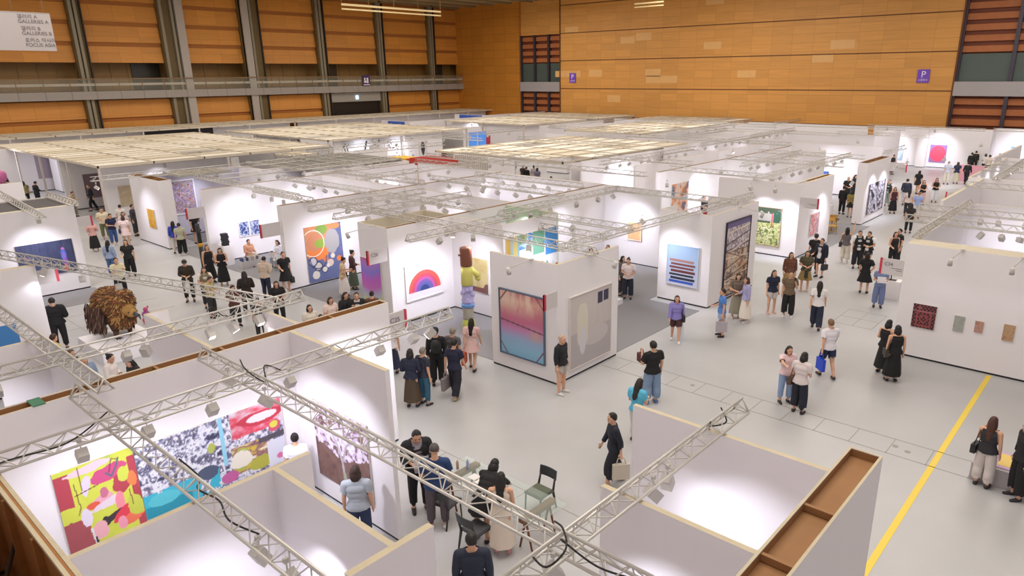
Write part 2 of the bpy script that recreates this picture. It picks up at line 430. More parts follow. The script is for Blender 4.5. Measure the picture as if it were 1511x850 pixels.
# near left
booth('white walled booth with the large collage and the cherry tree picture', [
    (-3, 12.95, 9.40, 13.28, 'h'), (6.88, 9.74, 6.98, 12.95), (1.44, 2.6, 1.49, 12.95), (1.49, 8.20, 4.45, 8.28), (3.88, 5.70, 3.96, 8.20), (3.3, 5.60, 4.45, 5.70)])
r = booth('booth wall with bare brown plywood back at the lower corner', [(.18, 2.0, .24, 12.9, 'w', PLY)])
mb = MB()
mb.box(1.405, 2.6, .1, 1.435, 12.9, 3.6)
for i in range(9): mb.box(1.33, 3+i*1.2, .1, 1.405, 3.06+i*1.2, 3.55, 0)
mb.box(1.36, 2.6, 3.55, 1.405, 12.9, 3.6, 1)
mb.box(.3, 2.6, .5, .6, 12.0, 1.4, 3)
for i in range(9): mb.tube((.24, 3.1+i*1.2, .2), (1.36, 3.1+i*1.2, 2.9), .03, mi=2, n=4)
for i in range(9): mb.tube((.24, 3.5+i*1.2, 1.6), (1.36, 3.5+i*1.2, 1.6), .03, mi=2, n=4)
k = mb.build('plywood_bracing', [mat('a06a34', .7, noise=.2, scale=3, kind='wood'), RIM, mat('3a2a20', .7), mat('8a8ca8', .7)], r); k.location = (-.18, -2.0, 0)
booth('low white compartments behind the brown topped spine wall', [
    (7.22, 13.28, 7.30, 14.7), (5.40, 13.28, 5.48, 16.5), (2.6, 16.5, 3.55, 16.58), (3.47, 13.28, 3.55, 16.5), (5.48, 16.42, 7.3, 16.5), (7.22, 14.7, 7.3, 16.42)][:4]+[(5.48, 16.42, 5.9, 16.5)])
booth('tall white wall with the blue painting at the picture edge', [(-2, 23.5, 5.18, 23.75), (-1.2, 19.9, -1.1, 23.5)])
r = booth('white booth with the dark blue painting and black stretched ceiling', [(2.0, 34.05, 9.32, 34.3), (9.2, 34.3, 9.32, 37.3), (2, 37.3, 9.32, 37.4)])
k = MB().box(2.2, 34.4, 3.52, 6.75, 37.25, 3.56).box(6.85, 34.4, 3.52, 9.15, 37.25, 3.56).build('stretched_ceiling', mat('4b4648', .8), r); k.location = (-2.0, -34.05, 0)
# centre
booth('grey white corner booth with the pink and blue painting', [(14.40, 12.02, 14.48, 14.62), (14.48, 12.02, 17.38, 12.10)])
booth('white booth with the rainbow print and the totem sculpture', [
    (14.50, 19.70, 27.40, 19.95, 'h'), (17.42, 17.0, 17.52, 19.70), (17.52, 17.0, 20.38, 17.08), (20.38, 17.0, 20.48, 19.70, 'w', mat('b9cdb4', .7)),
    (27.24, 16.65, 27.36, 19.70), (14.55, 19.95, 14.63, 21.50), (14.63, 21.42, 17.65, 21.50, 'w', CREAM), (17.57, 19.95, 17.65, 21.42, 'w', CREAM)])
booth('white booth with the large orange and blue painting', [
    (14.55, 26.80, 27.70, 27.08, 'h'), (20.94, 20.0, 21.06, 26.80, 'h'), (27.3, 20.0, 27.4, 26.8)])
booth('white booth with two blue photographs over a meeting table', [
    (14.55, 33.82, 27.3, 34.10, 'h'), (20.94, 27.1, 21.06, 33.82, 'h'), (27.5, 27.1, 27.6, 33.8)])
booth('booth with the gold panel on its outer wall', [(14.50, 38.62, 15.15, 42.5, 'h'), (15.15, 41.5, 20.2, 41.6, 'w', mat('c3bfd0', .7)), (20.2, 38.7, 20.3, 41.6), (20.3, 38.6, 27, 38.7)])
booth('corner booth with the striped painting on a white wall', [
    (23.42, 12.06, 23.50, 14.30), (23.50, 12.06, 27.35, 12.14), (27.27, 12.14, 27.35, 14.3), (23.50, 14.22, 24.6, 14.30)])
booth('cream topped booth with the green landscape painting', [
    (32.86, 12.48, 32.96, 16.7), (32.96, 12.48, 37.2, 12.56), (32.96, 12.85, 37.2, 12.93), (34.0, 12.56, 37.2, 12.85, 'h'), (32.55, 20.0, 50.0, 20.25, 'h')])
booth('booth with the black and white abstract on its aisle wall', [(42.98, 12.60, 47.3, 13.15, 'h')])
booth('beige storage cube among the rows behind the foliage painting booth', [(42.2, 17.0, 42.3, 18.9), (42.3, 17.0, 48.5, 17.1), (48.4, 17.1, 48.5, 18.9)])
booth('large beige grey booth with four small pictures beside the yellow line', [
    (23.14, -3.4, 23.92, 5.35, 'c'), (23.92, 5.25, 31.9, 5.35, 'h'), (31.9, 5.25, 31.98, -2), (27.6, -2.6, 27.7, 5.25)][:3])
booth('beige booth row beyond the four small pictures', [(32.0, 6.3, 40.0, 6.42), (40.0, 6.95, 40.15, .5), (40.15, 6.9, 50.4, 7.0), (50.4, 7.2, 50.55, -1)])
# right foreground
booth('open white compartments with bare lattice truss at the bottom', [
    (8.56, 2.52, 8.64, 5.58), (6.37, 2.52, 6.45, 4.60), (4.0, 2.42, 9.42, 2.52), (4.0, 2.10, 9.42, 2.18), (9.34, 2.18, 9.42, 2.42)][:2]
    + [(4.0, 2.08, 9.42, 2.52, 'h')])
# far hall walls of booths
booth('far white booth wall with the pink square painting', [(74.0, 17.4, 74.5, 21.6), (73.4, 16.6, 74.0, 17.4), (74.0, 11.6, 74.5, 16.6), (75.9, 2.0, 76.2, 11.6), (74.5, 11.6, 76.2, 11.75)])

# rows of distant booths, each cell its own booth
def far_booth(x0, y0, x1, y1, label, sides='SWNE', cap=None, h=H, group=None):
    r = empty('exhibition_booth', (x0, y0, 0)); tag(r, label, 'exhibition booth', group)
    t = .12; ps = []
    if 'S' in sides: ps.append((0, 0, x1-x0, t))
    if 'N' in sides: ps.append((0, y1-y0-t, x1-x0, y1-y0))
    if 'W' in sides: ps.append((0, t, t, y1-y0-t))
    if 'E' in sides: ps.append((x1-x0-t, t, x1-x0, y1-y0-t))
    for p in ps: panel(r, *p, 'w', h)
    return r
def canopy(x0, y0, x1, y1, z, label, posts=True, nx=None, group=None, dark=False):
    """slatted ceiling frame with fabric panels carried on thin posts"""
    r = empty('slatted_canopy', (x0, y0, 0)); tag(r, label, 'canopy', group)
    w = x1-x0; d = y1-y0; nx = nx or max(2, int(w/2.9)); ny = max(2, int(d/1.45))
    mb = MB()
    for i in range(nx+1): xx = (w-.08)*i/nx; mb.box(xx, 0, z-.14, xx+.08, d, z)
    for yy in (0, d-.08): mb.box(0, yy, z-.15, w, yy+.08, z+.01)
    mb.build('frame', mat('cfc3b0', .6), r)
    ms = MB()
    for j in range(1, ny): ms.box(0, d*j/ny-.03, z, w, d*j/ny+.03, z+.05)
    ms.build('slats', mat('c9bca4', .7, noise=.1, scale=1), r)
    mf = MB(); rr = random.Random(int(x0*7+y0))
    for i in range(nx):
        for j in range(ny):
            if rr.random() < .05: continue
            a = w*i/nx+.09; c = d*j/ny+.03
            mf.box(a, c, z-.06, a+w/nx-.2, c+d/ny-.06-rr.random()*.12, z-.04, 0 if rr.random() < .7 else 1)
    mf.build('fabric_panels', [mat('f2ece0', .8, noise=.04, scale=1), mat('d8cdb8', .8)], r)
    if posts:
        k = max(1, int(w/5.5)); kk = max(1, int(d/5.5))
        for i in range(k+1):
            for yy in (0, d-.12): MB().box((w-.12)*i/k, yy, 0, (w-.12)*i/k+.12, yy+.12, z-.14).build('post', mat('cbc2bb', .6), r)
        for j in range(1, kk):
            for xx in (0, w-.12): MB().box(xx, d*j/kk, 0, xx+.12, d*j/kk+.12, z-.14).build('post', mat('cbc2bb', .6), r)
    return r
canopy(14.9, 48.4, 31.0, 71.5, 3.6, 'widest cream slatted canopy on white posts near the long panelled wall')
canopy(33.5, 52.6, 49.3, 70.5, 3.6, 'cream slatted canopy over the calligraphy booths')
canopy(26.2, 45.8, 28.3, 48.2, 3.4, 'small cream canopy tucked between two larger ones')
canopy(33.2, 27.2, 48.0, 38.8, 3.6, 'large pale slatted canopy behind the queue and the white screen wall', posts=False)
canopy(53.4, 35.0, 68.3, 43.5, 3.6, 'cream slatted canopy nearest the middle of the orange wood wall', posts=False)
canopy(56.5, 51.6, 67.5, 64, 3.6, 'cream slatted canopy over the red square painting booth')
canopy(12.0, 78.8, 80.0, 85.2, 3.6, 'long narrow slatted canopy along the panelled wall', nx=22)
canopy(69.5, 51.5, 77.5, 66, 3.6, 'cream slatted canopy in the far corner below the glazed strip')
canopy(72, 36, 78, 48, 3.6, 'cream slatted canopy along the foot of the orange wall', posts=False)
for (x0, y0, x1, y1, s, lab) in (
    (11.5, 68.0, 31, 68.3, 'S', 'white wall deep under the widest canopy'), (15.0, 56.0, 19.0, 56.2, 'S', 'white wall with the tall mauve painting under the widest canopy'), (15.6, 50.5, 24.0, 50.6, 'S', 'white wall at the front of the widest canopy'), (25.5, 52.0, 31.0, 56.9, 'SE', 'white booth at the front corner of the widest canopy'),
    (18, 64, 27, 70, 'S', 'white wall at the rear of the widest canopy'), (34.4, 53.2, 46.5, 56.5, 'SE', 'white booth carrying the calligraphy sheets'), (35.0, 60, 35.2, 68, 'W', 'white booth side below the left end of the calligraphy canopy'),
    (28.3, 44.0, 33.0, 46.2, 'SE', 'white booth beside the grey mesh roof'), (50.0, 54, 52.5, 60, 'SW', 'white booth next to the two small blue screens'),
    (34.0, 27.2, 48, 27.5, 'S', 'white wall with the blue figure picture below the large pale canopy'), (48.0, 27.5, 48.3, 38.5, 'W', 'end wall of the large pale canopy booth'), (50.5, 29, 56, 34, 'SWN', 'white booth right behind the large pale canopy'),
    (54.5, 17.5, 60, 28.5, 'WN', 'beige backed booth with a single bright arch of light'), (44, 22.5, 52, 26.8, 'SWN', 'open white booth beyond the long brown topped wall'), (34, 22.5, 42, 26.5, 'SN', 'open white booth with lamps beyond the tumbling figures picture'),
    (53, 14.6, 53.6, 21, 'W', 'tall white wall carrying the deep blue painting'), (62.5, 18.1, 70, 26, 'SW', 'white booth below the right part of the orange wall'),
    (57, 52.2, 67.3, 63.5, 'SW', 'booth with the plain red square painting'), (56, 45.5, 67, 49.0, 'SWN', 'white booth between two far canopies'), (50, 40.5, 53.0, 43.0, 'SW', 'small white booth by the far cream canopy'),
    (69.8, 52.5, 77, 64, 'SW', 'white booth in the far corner below the glazed strip'), (70.5, 30, 71.0, 50, 'W', 'long white wall at the foot of the orange wood wall'), (72.5, 21.6, 73.0, 34, 'W', 'far white wall beyond the pale cloud painting'),
    (53, 66, 66, 71.5, 'SW', 'white booth near the gallery end of the hall'), (67, 68, 79, 74, 'SW', 'white enclosure at the far corner of the hall'), (12.5, 80.0, 46, 80.2, 'S', 'white booth fronts under the long narrow canopy, dark panelled part'), (47, 80.0, 79, 80.2, 'S', 'white booth fronts under the long narrow canopy, corner part'),
    (54, 1, 62, 6.0, 'SWN', 'white booth at the right edge of the far row'), (-2, 44, 10, 44.3, 'S', 'white wall behind the black stretched ceiling booth'), (17.5, 60, 17.7, 67.8, 'W', 'white side wall behind the person in olive vest'),
    (21.3, 36.0, 28.6, 43.2, 'SE', 'white booth under the grey mesh roof'), (50, 7.5, 60, 7.7, 'S', 'low white wall beside the bar crowd') ):
    far_booth(x0, y0, x1, y1, lab, s, h=3.5 if 'canopy' in lab or 'mesh' in lab or 'red square' in lab else H)
def roof_panel(x0, y0, x1, y1, z, c, label):
    mb = MB(); mb.box(x0, y0, z-.05, x1, y1, z, 0)
    for i in range(int((x1-x0)/1.0)+1): mb.box(x0+i*1.0, y0, z, x0+i*1.0+.06, y1, z+.05, 1)
    mb.box(x0-.05, y0-.05, z-.08, x1+.05, y0, z+.05, 1); mb.box(x0-.05, y0, z-.08, x0, y1, z+.05, 1)
    return tag(mb.build('mesh_roof', [mat(c, .8, noise=.05, scale=2), mat('aaa59c', .6)]), label, 'roof panel')
roof_panel(21.5, 36.6, 28.4, 43.0, 3.6, '77746f', 'dark grey mesh roof beyond the blue photographs')
roof_panel(15.9, 39.2, 18.6, 41.4, 3.66, '8a8378', 'small grey roof above the mosaic picture')
# white screen wall with vertical slats
r = empty('screen_wall', (32.9, 30.9, 0)); tag(r, 'white screen wall with vertical grey slats beside the queue', 'screen wall')
MB().box(0, 0, 0, .12, 5.7, 3.5).build('wall_panel', WHITE, r)
mb = MB()
for i in range(16): mb.box(-.05, 2.4+i*.2, 1.9, 0, 2.5+i*.2, 3.5)
mb.build('slats', mat('bdb6ac', .7), r)
# red and yellow timber gazebo
g = empty('red_and_yellow_gazebo', (29.8, 34.9, 0)); tag(g, 'small open pavilion with red and yellow painted roof and posts', 'pavilion')
mb = MB(); mb.box(0, 0, 3.3, 1.9, 2.8, 3.4); mb.box(-.05, -.05, 3.05, 1.95, .05, 3.38); mb.box(-.05, .05, 3.05, .05, 2.8, 3.38)
for i in range(8): mb.box(0, .33*i+.1, 3.4, 1.9, .33*i+.2, 3.47)
mb.build('red_roof', mat('b8352a', .5), g)
mb = MB().box(-.1, 2.85, 3.25, 1.1, 4.6, 3.4)
for i in range(3): mb.box(-.12, 2.9+.6*i, 3.1, -.1, 3.2+.6*i, 3.4)
mb.build('yellow_roof', mat('dcb02e', .5), g)
for (xx, yy, c) in ((.0, 1.5, 'e0b43a'), (.0, .6, 'e0a83a'), (.4, .1, 'd9602c'), (1.2, .1, 'd9602c'), (.1, 4.2, 'e0b43a')):
    MB().box(xx, yy, 0, xx+.3, yy+.3, 3.05).build('post', mat(c, .5), g)

# ------------------------------------------------------------------ pictures
def fbm(u, v, s, seed=0, oc=4):
    r = np.random.RandomState(seed); t = np.zeros_like(u); amp = 1; tot = 0
    for o in range(oc):
        n = 64; g = r.rand(n, n); x = u*s*(2**o) % (n-1); y = v*s*(2**o) % (n-1)
        xi = x.astype(int); yi = y.astype(int); fx = x-xi; fy = y-yi
        fx = fx*fx*(3-2*fx); fy = fy*fy*(3-2*fy)
        t = t+amp*(g[xi, yi]*(1-fx)*(1-fy)+g[xi+1, yi]*fx*(1-fy)+g[xi, yi+1]*(1-fx)*fy+g[xi+1, yi+1]*fx*fy); tot += amp; amp *= .55
    return t/tot
def hexa(c): return np.array([int(c[i:i+2], 16)/255 for i in (0, 2, 4)])
def ramp(t, cols):
    t = np.clip(t, 0, 1)*(len(cols)-1); i = np.minimum(t.astype(int), len(cols)-2); f = (t-i)[..., None]
    C = np.array([hexa(c) for c in cols]); return C[i]*(1-f)+C[i+1]*f
def over(img, m, c):
    img[m] = hexa(c); return img
def blob(img, u, v, cx, cy, rx, ry, c, seed=0, wob=.35, rot=0):
    a = math.radians(rot); du = (u-cx)*math.cos(a)+(v-cy)*math.sin(a); dv = -(u-cx)*math.sin(a)+(v-cy)*math.cos(a)
    d = np.sqrt((du/rx)**2+(dv/ry)**2)+wob*(fbm(u, v, 6, seed)-.5)*2
    return over(img, d < 1, c)
def stroke(img, u, v, pts, w, c):
    for (x0, y0), (x1, y1) in zip(pts[:-1], pts[1:]):
        L = (x1-x0)**2+(y1-y0)**2; t = np.clip(((u-x0)*(x1-x0)+(v-y0)*(y1-y0))/max(L, 1e-9), 0, 1)
        img[((u-x0-t*(x1-x0))**2+(v-y0-t*(y1-y0))**2) < w*w] = hexa(c)
    return img
def P_yellowred(u, v):
    im = ramp(fbm(u, v, 3, 1), ['b9c83a', 'd3dc4a', 'cfd648', 'a8bd52'])
    im = over(im, (u < .18) & (v > .5+.1*fbm(u, v, 5, 2)) & (v < .95), 'b23b4a'); im = over(im, (u < .2+.1*fbm(u, v, 4, 3)) & (v < .36), 'ad3a48')
    im = over(im, (u > .9) & (v < .9), 'b23b4a'); im = blob(im, u, v, .12, .12, .2, .22, 'a44850', 5)
    for i, (cx, cy, rx, ry, c, ro) in enumerate([(.62,.78,.25,.1,'c9487c',10),(.45,.93,.3,.05,'e9c9d4',5),(.78,.62,.12,.12,'b23b4a',0),(.92,.62,.06,.1,'ee8048',0),(.82,.72,.07,.1,'c9d54a',0),
        (.35,.72,.06,.13,'dccfe8',-20),(.5,.5,.15,.06,'e8a9b8',15),(.4,.47,.1,.05,'e2573e',0),(.55,.44,.18,.05,'e6d4e2',8),(.72,.4,.06,.14,'f0899a',0),(.55,.58,.06,.07,'c96a8a',0),
        (.28,.35,.06,.1,'e8dcf0',0),(.6,.25,.2,.035,'3a2a30',20),(.5,.22,.06,.06,'2e2a30',0),(.75,.25,.2,.06,'e0384a',30),(.82,.14,.16,.06,'f07050',10),(.42,.14,.08,.1,'f0b0b8',0),(.7,.12,.06,.08,'f29ab0',0),(.9,.28,.1,.15,'c6cf48',0)]):
        im = blob(im, u, v, cx, cy, rx, ry, c, 20+i, .5, ro)
    for p in ([(.3,.98),(.3,.7)],[(.22,.8),(.24,.5),(.2,.42)],[(.66,.8),(.72,.95),(.78,.92)],[(.86,.5),(.88,.3)],[(.2,.66),(.5,.7)]): im = stroke(im, u, v, p, .006, '6a2a34')
    im = stroke(im, u, v, [(.31,.2),(.33,.02)], .014, 'e8e8f0'); im = stroke(im, u, v, [(.34,.08),(.345,.02)], .014, '20202a')
    im = stroke(im, u, v, [(.62,.8),(.68,.74),(.76,.84),(.8,.93)], .012, '4a6070'); return im
def P_collage(u, v):
    n = fbm(u*2.6, v*1.3, 9, 11, 5); im = ramp((n-.25)*2, ['2c2c44', '6a6a90', 'dfe0ea', 'f0f0f4', '8a88a8', '3a3a52', 'e8e6ee'])
    n2 = fbm(u*2, v, 5, 12); im[(u < .5) & (v < .33) & (n2 > .42)] = hexa('35b3cf'); im[(u < .3) & (v < .16)] = hexa('1a8fa8')
    im = blob(im, u, v, .12, .2, .1, .09, '52c4d4', 3); im = blob(im, u, v, .42, .3, .07, .1, '45506a', 4)
    m = (u > .62) & (v > .55+.2*fbm(u, v, 3, 5)); im[m] = ramp(fbm(u, v, 8, 6), ['c8304a', 'e4e0ea', 'd83a50', 'e8e6f0'])[m]
    im = blob(im, u, v, .85, .8, .17, .1, 'c02f42', 7, .2); im = blob(im, u, v, .85, .81, .12, .06, 'e6dfe8', 8, .2)
    m = (u > .6) & (v < .5) & (v > .1) & (u < .88); im[m] = ramp((fbm(u, v, 12, 9)-.2)*1.6, ['f2e8dc', 'c8a860', '7a4a70', 'd8b83a', '9ab04a', 'f4f0ea'])[m]
    im = blob(im, u, v, .66, .3, .08, .14, 'f2ecdc', 10, .4); im = blob(im, u, v, .8, .14, .1, .1, 'b3b23c', 13); im = blob(im, u, v, .57, .1, .06, .08, 'c45a9a', 14)
    im = over(im, (u > .86) & (v < .4), 'e0e2f0'); im = over(im, (u > .8) & (v > .42) & (v < .5), '4a4450'); im = blob(im, u, v, .93, .6, .05, .1, 'd0506a', 15); im = blob(im, u, v, .93, .62, .03, .05, 'd8d048', 16)
    im = over(im, (abs(u-.55) < .015) & (v > .3), '8fd0e8'); im = blob(im, u, v, .47, .62, .03, .08, 'b0b850', 17); im = blob(im, u, v, .95, .12, .03, .05, 'e070a0', 18); return im
def P_cherry(u, v):
    g = fbm(u, v, 9, 21); im = ramp(g*1.2, ['3a2a2c', '5a3c38', '6e4a40', '7a5a52', '584040'])
    b = fbm(u, v, 22, 22, 3); c = fbm(u, v, 4, 23)
    m = (v+.25*(c-.5)+.0*u > .5-.28*np.abs(u-.5)*0) & (b > .38); im[m] = ramp((b[m]-.35)*2.5, ['a890b4', 'd0bcd6', 'ece4f0', 'dcc8de'])
    m = (np.abs(u-.5) < .34) & (v > .35+.4*np.abs(u-.5)) & (b > .45); im[m] = ramp((b[m]-.4)*3, ['b49cc0', 'd8c8e0', 'f0eaf4'])
    im = stroke(im, u, v, [(.52,.1),(.5,.35),(.44,.55),(.3,.75)], .02, 'b8b0b4'); im = stroke(im, u, v, [(.5,.35),(.6,.6),(.72,.7)], .014, 'a8a0a8'); im = stroke(im, u, v, [(.53,.02),(.52,.2)], .03, 'a0a88c')
    return im
def P_video(u, v):
    im = ramp(fbm(u*3, v, 5, 31), ['262a4a', '343a62', '3c4468', '2a2c50']); im = im+(fbm(u*12, v*.2, 3, 32)[..., None]-.5)*.15
    for (x, y, a, b, c) in ((.8,.72,.03,.06,'d070c0'),(.8,.52,.045,.18,'4a6ad8'),(.8,.5,.03,.12,'8a70d0'),(.82,.3,.035,.14,'a050b8'),(.8,.15,.05,.1,'e0503a'),(.15,.6,.02,.04,'e060c0')): im = blob(im, u, v, x, y, a, b, c, 33, .4)
    return np.clip(im, 0, 1)
def P_rainbow(u, v):
    im = np.zeros(u.shape+(3,))+hexa('ece8f0'); d = np.hypot((u-.5)*1.37, (v-.2))
    for r, c in ((.62,'e8584e'),(.5,'d0485e'),(.41,'c055a8'),(.33,'7a58b0'),(.25,'5560a8'),(.17,'28387a')): im = over(im, (d < r) & (v > .2), c)
    return im
def P_beigebrown(u, v):
    im = ramp(fbm(u, v, 4, 41), ['dccb88', 'e4d49a', 'd8c07c', 'e2cf90']); return over(im, v < .14+.14*np.exp(-((u-.95)/.16)**4)+.18*np.exp(-((u-.0)/.14)**4), '7d4e4a')
def P_grad(u, v): return ramp(v*.92+.06*np.sin(u*4), ['d8c878', 'c9d89a', 'b8b8dc', 'd06ac8', 'c860d0', '8a78dc', 'b078d0', 'd8487a'])
def P_orange(u, v):
    im = np.zeros(u.shape+(3,))+hexa('5d6796'); im = over(im, (v > .5) & (u < .75), 'd98a5c'); im = blob(im, u, v, .3, .52, .3, .14, 'f08038', 51, .2); im = blob(im, u, v, .25, .72, .22, .16, 'd08460', 52, .2)
    for a in ((.45,.93,.16,.09,'7ea240'),(.42,.68,.2,.08,'8fae3c'),(.72,.68,.2,.22,'a8a4a4'),(.88,.35,.07,.05,'f08038'),(.85,.95,.12,.05,'f08848'),(.98,.5,.08,.06,'6a6ea8')): im = blob(im, u, v, *a, 53, .15)
    for (x, y, r, c) in ((.28,.28,.12,'343a60'),(.28,.28,.09,'d8d0c8'),(.45,.2,.09,'343a60'),(.45,.2,.065,'e4dcd0'),(.2,.13,.1,'e8e0d4'),(.62,.3,.09,'e0c8b8'),(.7,.42,.06,'e8dcd0'),(.5,.38,.07,'e07848'),(.55,.26,.05,'f0e4d8'),(.14,.3,.05,'3a4068'),(.95,.22,.05,'e8e0d8'),(.15,.38,.12,'343a60'),(.15,.38,.09,'cfc8d0')): im = over(im, np.hypot((u-x), (v-y)*1.35) < r, c)
    im = over(im, np.abs(np.hypot(u-.2, (v-.7)*1.3)-.3) < .012, 'f2e4d8'); im = over(im, (np.abs(np.hypot(u-.3, (v-.42)*1.2)-.22) < .012) & (v < .45), '3a4470'); return im
def P_pinkblue(u, v):
    im = ramp(v+.1*(fbm(u, v, 4, 61)-.5), ['7fb8d8', '8cc0e0', '9ab4dc', 'c88cc0', 'c86a8c', 'c87880', 'd8a090', 'b85a6a'])
    n = fbm(u*2, v*.7, 3, 62); k = (np.clip((v-.6)*4, 0, 1)*np.clip((n-.42)*4, 0, .75))[..., None]; im = im*(1-k)+hexa('f0d8c0')*k
    k = (np.exp(-((u-.82)/.14)**2-((v-.4)/.09)**2)*.8)[..., None]; im = im*(1-k)+hexa('d0a898')*k
    for p in ([(0,.82),(.18,1)],[(1,.82),(.82,1)],[(0,.2),(.18,0)],[(1,.2),(.82,0)],[(0,.54),(1,.46)]): im = stroke(im, u, v, p, .012, '7a4a5c')
    return over(im, (u < .02) | (u > .98) | (v < .012) | (v > .988), '5a6484')
def P_beige(u, v):
    im = ramp(fbm(u, v, 3, 71), ['c9c0bc', 'd2c9c4', 'cbc3c4']); im = over(im, v < .48, 'bdb5b8'); im = blob(im, u, v, .62, .36, .32, .14, 'd0c8c8', 72, .1)
    im = over(im, (np.abs(u-.3) < .13) & (v > .3) & (v < .86) & (np.hypot((u-.3)/.14, (v-.55)/.33) < 1.05), 'e2dac8'); im = over(im, np.hypot((u-.3)/.08, (v-.35)/.2) < 1, 'dedae2')
    im = over(im, (u > .66) & (u < .78) & (v > .78) & (v < .95), '2e2c4a'); return over(im, (u > .81) & (u < .93) & (v > .79) & (v < .95), '2e2c4a')
def P_stripes(u, v):
    im = ramp(v+.1*fbm(u, v, 3, 81), ['d4d2e4', 'c4cce8', 'aac4e6', '9fbfe6'])
    for i, c in enumerate(('2a58c8', '20263c', '262834', '6a2e2c', '7c3a34', '7e4038', 'b08078')):
        y = .05+.09*i; im = over(im, (v > y) & (v < y+.06) & (u > .08+.04*(i % 2)) & (u < .92-.05*((i+1) % 2)), c)
    return im
def P_logs(u, v):
    im = ramp((fbm(u, v, 7, 91)-.2)*1.6, ['3a2c30', '8a6450', 'c8a080', 'e0ccb8', '5a4040', 'd8c0a0']); im = over(im, v > .93, '6a5c90')
    m = (v > .6) & (v < .93); im[m] = ramp((fbm(u, v, 14, 92)-.3)*2, ['a89898', 'f0e8ec', '6a5460', 'e0d4d8'])[m]
    for k in range(14):
        y = .04+.06*k; im = stroke(im, u, v, [(0, y+.1*math.sin(k)), (1, y+.12*math.cos(k*2))], .008, ('3a2c34', 'e8dcc8', '7a5a48')[k % 3])
    return im
def P_green(u, v):
    n = fbm(u*2, v*2, 9, 101, 5); im = ramp((n-.2)*1.5, ['2c3a24', '7a9040', 'b8c070', 'e0dcb0', '5a7030', '98a850']); im = over(im, v > .62, 'a8a49c'); im = over(im, (v > .62) & (u > .7) & (fbm(u, v, 6, 102) > .4), '24503a')
    im = over(im, v > .93, '6a6458'); im = over(im, (v > .85) & (fbm(u, v, 5, 104) > .5), '3a4a34'); im[(np.abs(u-.66) < .03) & (v > .5) & (v < .85)] = hexa('c04450'); rr = random.Random(9)
    for k in range(46):
        x, y = rr.uniform(0, 1), rr.uniform(0, .5); dx = rr.uniform(-.28, .28); dy = rr.uniform(.03, .2)
        im = stroke(im, u, v, [(x, y), (x+dx*.6, y+dy), (x+dx, y+dy*.9)], rr.uniform(.006, .014), rr.choice(('dcd8a8', 'c8cf8c', '6f8240', '3c4a28', 'ece8c8')))
    return over(im, (v > .6) & (v < .65) & (u < .6), '3a4a34')
def P_bw(u, v):
    n = fbm(u*1.4+.3*v, v*.9, 6, 111, 4); im = ramp((n-.3)*2.4, ['1e1c2a', '3a3648', 'e8e4f0', 'd8d4e4', '4a4458', 'eeeaf4', '22202c']); return over(im, (u < .08) | (u > .94), '2a2834')
def P_multi(u, v):
    im = ramp(np.floor(fbm(u*1.5, v, 4, 121, 2)*9)/9, ['e8eef0', '3a7ad0', '68b0e8', 'f0f2f4', '5a9a7c', '8ac86a', 'd8542c', 'f0a830', 'e8eaf0']); im = over(im, (u < .24) & (v > .05), '8ab8c8'); im = over(im, (u < .07), 'd8a838'); im = over(im, (u > .12) & (u < .2) & (v > .3), 'd8c070')
    im = over(im, (u > .24) & (v > .35) & (v < .75), 'eef0f6'); im = over(im, (u > .5) & (u < .72) & (v > .6), '6aa88c'); im = over(im, (u > .75) & (v > .55), '3f92dc')
    for (x, c) in ((.3,'c03a58'),(.42,'9ac05a'),(.5,'5048c8'),(.6,'d88038'),(.68,'b05a30'),(.78,'2a8aa0'),(.9,'d8dce0')): im = blob(im, u, v, x, .2, .07, .22, c, 123, .4)
    return im
def P_noise(cols, s=6, seed=0, su=1, sv=1):
    return lambda u, v: ramp((fbm(u*su, v*sv, s, seed)-.2)*1.7, cols)
def P_disc(bg, fg, r=.42): return lambda u, v: over(np.zeros(u.shape+(3,))+hexa(bg), np.hypot(u-.5, v-.5) < r, fg)
def P_flat(c): return lambda u, v: np.zeros(u.shape+(3,))+hexa(c)
def P_maze(u, v):
    im = P_flat('241a20')(u, v); m = (np.sin(u*40)*np.sin(v*38) > .2) | (np.abs(np.maximum(abs(u-.5), abs(v-.4))-.3) < .04) | (np.abs(np.hypot(u-.5, v-.4)-.15) < .03)
    im[m] = hexa('9c4448'); im = over(im, (np.abs(v-.72) < .015), 'c08080'); return blob(im, u, v, .3, .85, .1, .07, 'a05058', 3)
def P_longanimal(u, v):
    im = P_noise(['e8e8ec', 'f2f2f4', 'd0d4dc'], 5, 3)(u, v)
    im = stroke(im, u, v, [(.2,.45),(.82,.45)], .07, '2c2a38'); im = stroke(im, u, v, [(.82,.45),(.92,.9)], .035, '2c2a38'); im = stroke(im, u, v, [(.16,.4),(.1,.4)], .1, '2c2a38')
    im = stroke(im, u, v, [(.12,.5),(.04,.75),(.12,.85)], .02, '2c2a38'); im = stroke(im, u, v, [(.2,.5),(.16,.75),(.24,.85)], .02, '2c2a38'); im = stroke(im, u, v, [(.8,.4),(.74,.08)], .03, '2c2a38'); return stroke(im, u, v, [(.85,.4),(.95,.1)], .03, '2c2a38')
def P_glyphs(seed, pts):
    def f(u, v):
        im = P_flat('ece9ee')(u, v); r = random.Random(seed)
        for k in range(pts):
            x, y = r.uniform(.15, .85), r.uniform(.1, .9)
            im = stroke(im, u, v, [(x, y), (x+r.uniform(-.15, .15), y+r.uniform(-.1, .1)), (x+r.uniform(-.15, .15), y+r.uniform(-.1, .1))], .014, '2c2a34')
        return im
    return f
